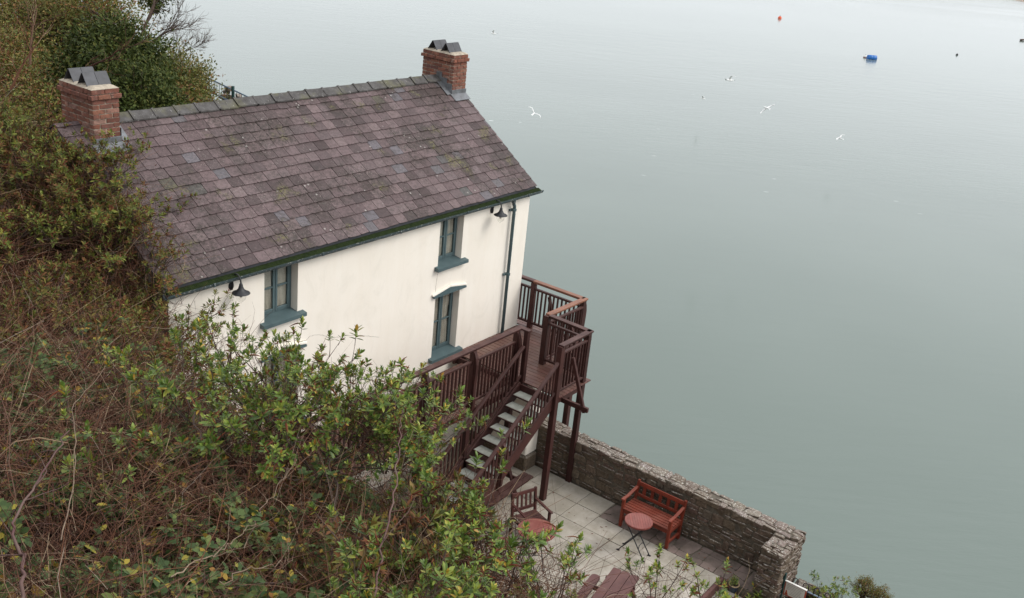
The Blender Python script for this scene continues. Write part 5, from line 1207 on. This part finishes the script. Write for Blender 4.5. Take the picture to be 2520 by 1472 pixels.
GB = [(-9.55,-.7,-.5),(-9.6,-.3,-.35),(-9.45,.05,-.15),(-9.5,.3,.20),(-9.25,.55,.25),(-9.45,.8,.45),(-9.25,1.05,.5),(-9.5,1.3,.55),(-9.2,1.5,.42),(-9.4,1.75,.42),(-9.2,2.0,.30),(-9.45,2.2,.18),(-9.15,2.45,.12),(-9.2,2.8,.10),(-9.3,3.2,.0),(-9.5,3.6,.0)]
for i, (x_, y_, up_) in enumerate(GB):
    zr_ = RZ0 + RM*min(max(y_,-.1),2.6) + up_ + RS.uniform(-.12,.10); k = (1,3,0,4,3)[i % 5]; sc = RS.uniform(.95,1.15)
    pos_ = ('at the eaves corner','above the eaves corner','a little up the verge','halfway up the verge','towards the chimney','at the chimney foot')[min(i//3, 5)]
    plant('hebe_shrub' if k < 3 else 'scrub_bush', ('dense hebe shrub overlapping the slate roof ' if k < 3 else 'tangled scrub bush overlapping the slate roof ') + pos_, 'shrub' if k < 3 else 'bush', MIF[k], (x_,y_,zr_-.95*sc), RS.uniform(0,6.28), sc, ('hebe shrubs ' if k < 3 else 'scrub bushes ') + pos_)
# ---- bushes behind the house and on the headland
FARB = [crown(61,.85,.75,60,60,.085,'olive',trunk=.45), crown(62,.95,.7,60,60,.085,'scrub',trunk=.4), crown(63,.8,.8,60,60,.08,'olive',trunk=.5)]
fc_ = 0
for gxx in np.arange(-17,9,1.45):
    for gyy in np.arange(7.5,40,1.5):
        x_ = gxx + RS.uniform(-.5,.5); y_ = gyy + RS.uniform(-.5,.5); xe = np.interp(y_, YS, XE); xc = np.interp(y_, YS, XC)
        if x_ > xc - 1.2 or x_ > xe + 2.2: continue
        z_ = gz(x_, y_); uv = visible((x_,y_,z_+1), 60)
        if uv is None or uv[1] > 560 or (uv[0] > 300 and uv[1] > 330): continue
        fc_ += 1; k = RS.randrange(3); d_ = dist((x_,y_,z_))
        plant('scrub_bush', ('olive' if k != 1 else 'russet') + ' scrub bush on the far hillside ' + zone(*uv).split(',')[0] + (' by the picture edge' if uv[0] < 90 else ' beside the evergreen' if uv[0] > 180 else ''), 'bush', FARB[k], (x_,y_,z_-.1), RS.uniform(0,6.28), RS.uniform(.8,1.25)*(1 if d_ < 30 else 1.15), 'scrub bushes on the far hillside ' + zone(*uv).split(',')[0])
def crowned(name, label, cat, ms, px, py, d, top, sc=1.0, rz_=0.0):
    q = at(px, py, d); return plant(name, label, cat, ms, (q[0], q[1], q[2]-top*sc), rz_, sc)
EV = crown(71,1.35,1.4,170,110,.12,'evergreen',trunk=1.9,cl=.17,det=False)
crowned('evergreen_tree', 'dense dark green evergreen tree behind the hillside chimney', 'tree', EV, 285, 62, 29.5, 3.30)
EV2 = crown(72,1.0,.95,90,90,.10,'evergreen',trunk=1.2,cl=.2)
crowned('evergreen_tree', 'lower dark evergreen shrub hugging the roof ridge by the chimney', 'tree', EV2, 330, 165, 27.5, 2.15, 1.0, 1.0)
OL = crown(73,1.15,1.2,120,90,.085,'olive',trunk=1.4,cl=.2)
crowned('olive_bush', 'olive green rounded bush at the edge of the headland', 'bush', OL, 415, 112, 33, 2.7)
OL2 = crown(74,.8,.8,70,80,.08,'olive',trunk=.8,cl=.22)
crowned('olive_bush', 'small olive brown bush above the path railing', 'bush', OL2, 455, 160, 34.5, 1.65, 1.1, 2.0)
crowned('olive_bush', 'lowest olive bush meeting the roof ridge at the headland', 'bush', OL2, 462, 205, 35.2, 1.65, .8, 4.0)
crowned('scrub_bush', 'brown leaved bush between the evergreen and the olive bushes', 'bush', FARB[1], 405, 165, 32.0, 1.2, 1.2, 1.0)
def bare(name, label, px, py, d, seed, h, lean, nm, rz_=0.0):
    q = at(px, py, d); tb = bare_tree(seed, h, lean, nm); o = thing(name, label, 'tree', tuple(q))
    link('trunk', nmesh('trunk', [(tb[0][0], tb[0][1], 0)], [MAT['bark']]), o); tw = link('branches', nmesh('branches', join_tubes(tb[1:]), [MAT['bark']]), o); return o
right = CAM_R[:,0]; upv = CAM_R[:,1]
lean1 = tuple(right*.75 + np.array([0,0,.55])); lean2 = tuple(right*.28 + np.array([0,0,1.0]))
bare('bare_tree', 'leafless tree with a forked trunk rising over the evergreen', 330, 115, 36, 81, 3.2, lean2, 7)
bare('bare_tree', 'leafless tree with long branches sweeping out over the water', 322, 100, 37, 82, 2.3, lean1, 9)
bare('bare_tree', 'bare low branches reaching past the olive bush', 395, 130, 36, 83, 1.4, lean1, 8)
IV = crown(75,.45,.55,30,40,.10,'evergreen',trunk=.2,cl=.3)
crowned('ivy_clump', 'dark ivy clump hanging in the leafless tree', 'ivy', IV, 378, -22, 36.5, .4, 1.0, .5)
DK = crown(76,1.1,.7,60,44,.09,'scrub',trunk=.6,cl=.25)
crowned('scrub_bush', 'dark brown overhanging bush at the top of the hillside', 'bush', DK, 262, -30, 40, 1.2, 1.3, .5)
for i, (px, py, d, sc) in enumerate(((20,-60,46,1.7),(90,-70,46,1.8),(160,-60,45,1.7),(215,-30,43,1.5),(60,-20,42,1.5),(140,-10,41,1.5))):
    crowned('scrub_bush', 'large scrub bush on the skyline of the hillside', 'bush', FARB[i % 3], px, py, d, 1.3, sc, i*1.1)['group'] = 'skyline scrub bushes'
# pale dead branches on the upper hillside
for (px, py, d, sd, h, ln, lb) in ((70,105,27,91,1.5,tuple(right*.15+np.array([0,0,1.0])),'pale dead sapling on the upper hillside'), (140,150,24,92,1.6,tuple(right*.8+np.array([0,0,.45])),'pale dead branch leaning towards the evergreen'), (20,160,24,93,1.4,tuple(right*.5+np.array([0,0,.8])),'grey dead branch at the side of the upper hillside')):
    q = at(px, py, d); tb = bare_tree(sd, h, ln, 5, 2); o = thing('dead_branch', lb, 'dead branch', tuple(q)); link('branches', nmesh('branches', join_tubes(tb), [MAT['twig']]), o)
# ---- plants along the low wall, in the pot
LWP = [mid_shrub(46,.8,.5,6,7,twn=20), crown(77,.5,.42,60,70,.05,'scrub',trunk=.35,cl=.16)]
for (px, py, d, k, sc, lb) in ((2040,1428,20.2,0,.55,'upright green leafy plant beside the hooped railing'), (2085,1440,20.3,0,.5,'second leafy plant a little beyond the hooped railing'), (2135,1424,20.6,1,.46,'reddish green bush at the water edge below the sea wall'), (2172,1448,20.4,1,.46,'russet bush cut by the bottom of the view')):
    q = at(px, py, d); top = .8*1.15 if k == 0 else .85; plant('shore_plant', lb, 'plant', LWP[k], (q[0],q[1],q[2]-top*sc), RS.uniform(0,6), sc)
PP = crown(78,.075,.06,16,22,.028,'leaf',trunk=.07,cl=.35); pl_ = plant('potted_plant', 'small bushy plant growing in the blue pot', 'plant', PP, (-1.90,-6.77,-0.045), 0, 1.0)
big = mid_shrub(47,.35,.2,4,3,twn=2); q = at(1880,1440,18.4); plant('leafy_plant', 'bright green leafy plant at the foot of the wall end', 'plant', big, (-2.02,-7.22,-0.22), 0, 1.0)
# ---- single woody stems and pale dead branches lying in the near scrub
def stem(name, label, cat, pts, r, mat, side=3, seed=1):
    "a crooked stem through sight points (px, py, distance)"
    R = np.random.default_rng(seed); P = np.array([at(p[0], p[1], p[2]*1.12) for p in pts]); r = r*.6; o = thing(name, label, cat, tuple(P[0])); P = P - P[0]
    t = np.linspace(0, len(P)-1, len(P)*5); Q = np.stack([np.interp(t, np.arange(len(P)), P[:,i]) for i in range(3)], 1); Q[1:-1] = (Q[:-2]+Q[1:-1]*2+Q[2:])/4 + R.normal(0,.012,(len(Q)-2,3))
    rr = np.linspace(r, r*.45, len(Q)); v, f = tubes(Q[None], rr[None], 7); link('stem', nmesh('stem', [(v, f, 0)], [MAT[mat]]), o)
    n_ = side; i0 = R.integers(len(Q)//4, len(Q)-1, n_); d = unit(Q[-1]-Q[0])[None] + R.normal(0,.7,(n_,3)); p = bent(Q[i0], d, R.uniform(.2,.6,n_), 6, R.normal(0,.3,(n_,3)), .05, R)
    
    for i in range(n_):
        v, f = tubes(p[i:i+1], np.linspace(1,.4,6)[None]*r*.45, 5); link('side_branch', nmesh('side_branch', [(v, f, 0)], [MAT[mat]]), o)
stem('woody_stem', 'curving brown woody stem forking in the middle of the bank', 'stem', [(520,1420,6.6),(515,1280,7.0),(490,1170,7.3),(500,1080,7.6),(460,980,8.0)], .017, 'bark', 7, 3)
stem('woody_stem', 'smooth brown stem under the tall hebe shrub', 'stem', [(820,1450,6.2),(815,1330,6.6),(830,1200,7.0),(800,1120,7.4),(740,1030,7.8)], .015, 'bark', 6, 4)
stem('woody_stem', 'dark purple stem slanting up towards the stair', 'stem', [(920,1470,5.8),(945,1330,6.2),(975,1190,6.6),(985,1090,7.0),(990,1010,7.4)], .013, 'cane', 6, 5)
stem('woody_stem', 'stout reddish grey stem at the bottom corner of the bank', 'stem', [(55,1480,4.8),(60,1380,5.0),(30,1290,5.3),(90,1180,5.8),(170,1060,6.6)], .016, 'cane', 6, 6)
stem('dead_branch', 'pale bare branch leaning across the brambles', 'dead branch', [(420,1420,5.3),(520,1360,5.5),(590,1320,5.7),(630,1290,5.8)], .007, 'palewood', 5, 7)
stem('dead_branch', 'thin whitish dead branch low on the bank', 'dead branch', [(540,1430,5.4),(620,1400,5.5),(690,1385,5.6),(720,1370,5.7)], .006, 'palewood', 3, 8)
stem('dead_branch', 'pale forked branch halfway up the bank', 'dead branch', [(600,1350,6.0),(640,1260,6.4),(680,1200,6.7),(730,1130,7.0)], .006, 'palewood', 5, 9)
stem('dead_branch', 'long pale bramble cane arching by the picture edge', 'dead branch', [(150,1330,5.6),(190,1150,6.4),(175,1000,7.2),(260,900,8.0)], .007, 'palewood', 4, 10)
# ---- tangle of dead stems over the whole bank: one mass
def tangle(name, label, x0, x1, y0, y1, dens, Lr, rr, k, seed, cond, sides=3, lift=.36):
    R = np.random.default_rng(seed); n_ = int((x1-x0)*(y1-y0)*dens); X = R.uniform(x0,x1,n_); Y = R.uniform(y0,y1,n_); Z = ground(X, Y); P = np.stack([X,Y,Z],1)
    c_ = (P + np.array([0,0,.5]) - CAM_POS) @ CAM_R; u = c_[:,0]/-c_[:,2]; v_ = c_[:,1]/-c_[:,2]; dd = np.linalg.norm(P-CAM_POS, axis=1)
    ok = (c_[:,2] < -2.2) & (np.abs(u) < .56) & (np.abs(v_) < .36) & cond(X, Y, dd); P = P[ok]; n_ = len(P); dd = dd[ok]
    P[:,2] += R.uniform(-.05,.75,n_)*lift*2; a_ = R.uniform(0,6.28,n_); el = np.radians(np.abs(R.normal(15,30,n_))); D = np.stack([np.cos(a_)*np.cos(el), np.sin(a_)*np.cos(el), np.sin(el)], 1)
    L = R.uniform(*Lr,n_); p = bent(P, D, L, k, np.stack([R.normal(0,.25,n_), R.normal(0,.25,n_), R.uniform(-.7,.15,n_)], 1), .04, R)
    th = R.uniform(*rr,n_)*np.clip(dd/8,.75,3.0)*np.where(R.random(n_) < .025, 1.9, 1.0); v, f = tubes(p, np.linspace(1,.45,k)[None]*th[:,None], sides)
    o = link(name, nmesh(name, [(v, f, 0)], [MAT['twig']])); tag(o, label, 'undergrowth', kind='stuff'); return len(f)*2
onbank = lambda X, Y, dd: (X < np.interp(Y, YS, XE) + .9)
nt1 = tangle('dead_stem_tangle', 'tangle of dead brown stems and dry grass covering the bank', -17,-8.9,-10.5,1.0,520,(.30,.95),(.0016,.0036),5,3,onbank,lift=.46)
nt2 = tangle('hillside_stem_tangle', 'brown stem tangle on the hillside beside and behind the house', -17,-8.9,1.0,8,330,(.35,1.0),(.0018,.0034),4,4,onbank,lift=.5)
nt3 = tangle('far_stem_tangle', 'distant brown brushwood on the headland', -14,8,8,40,40,(.5,1.4),(.0025,.0045),3,5,onbank)
print('PLANTS', cnt, fc_, 'tangle tris', nt1, nt2, nt3)

for o in bpy.data.objects:
    for k in ('_world', '_base'):
        if k in o: del o[k]
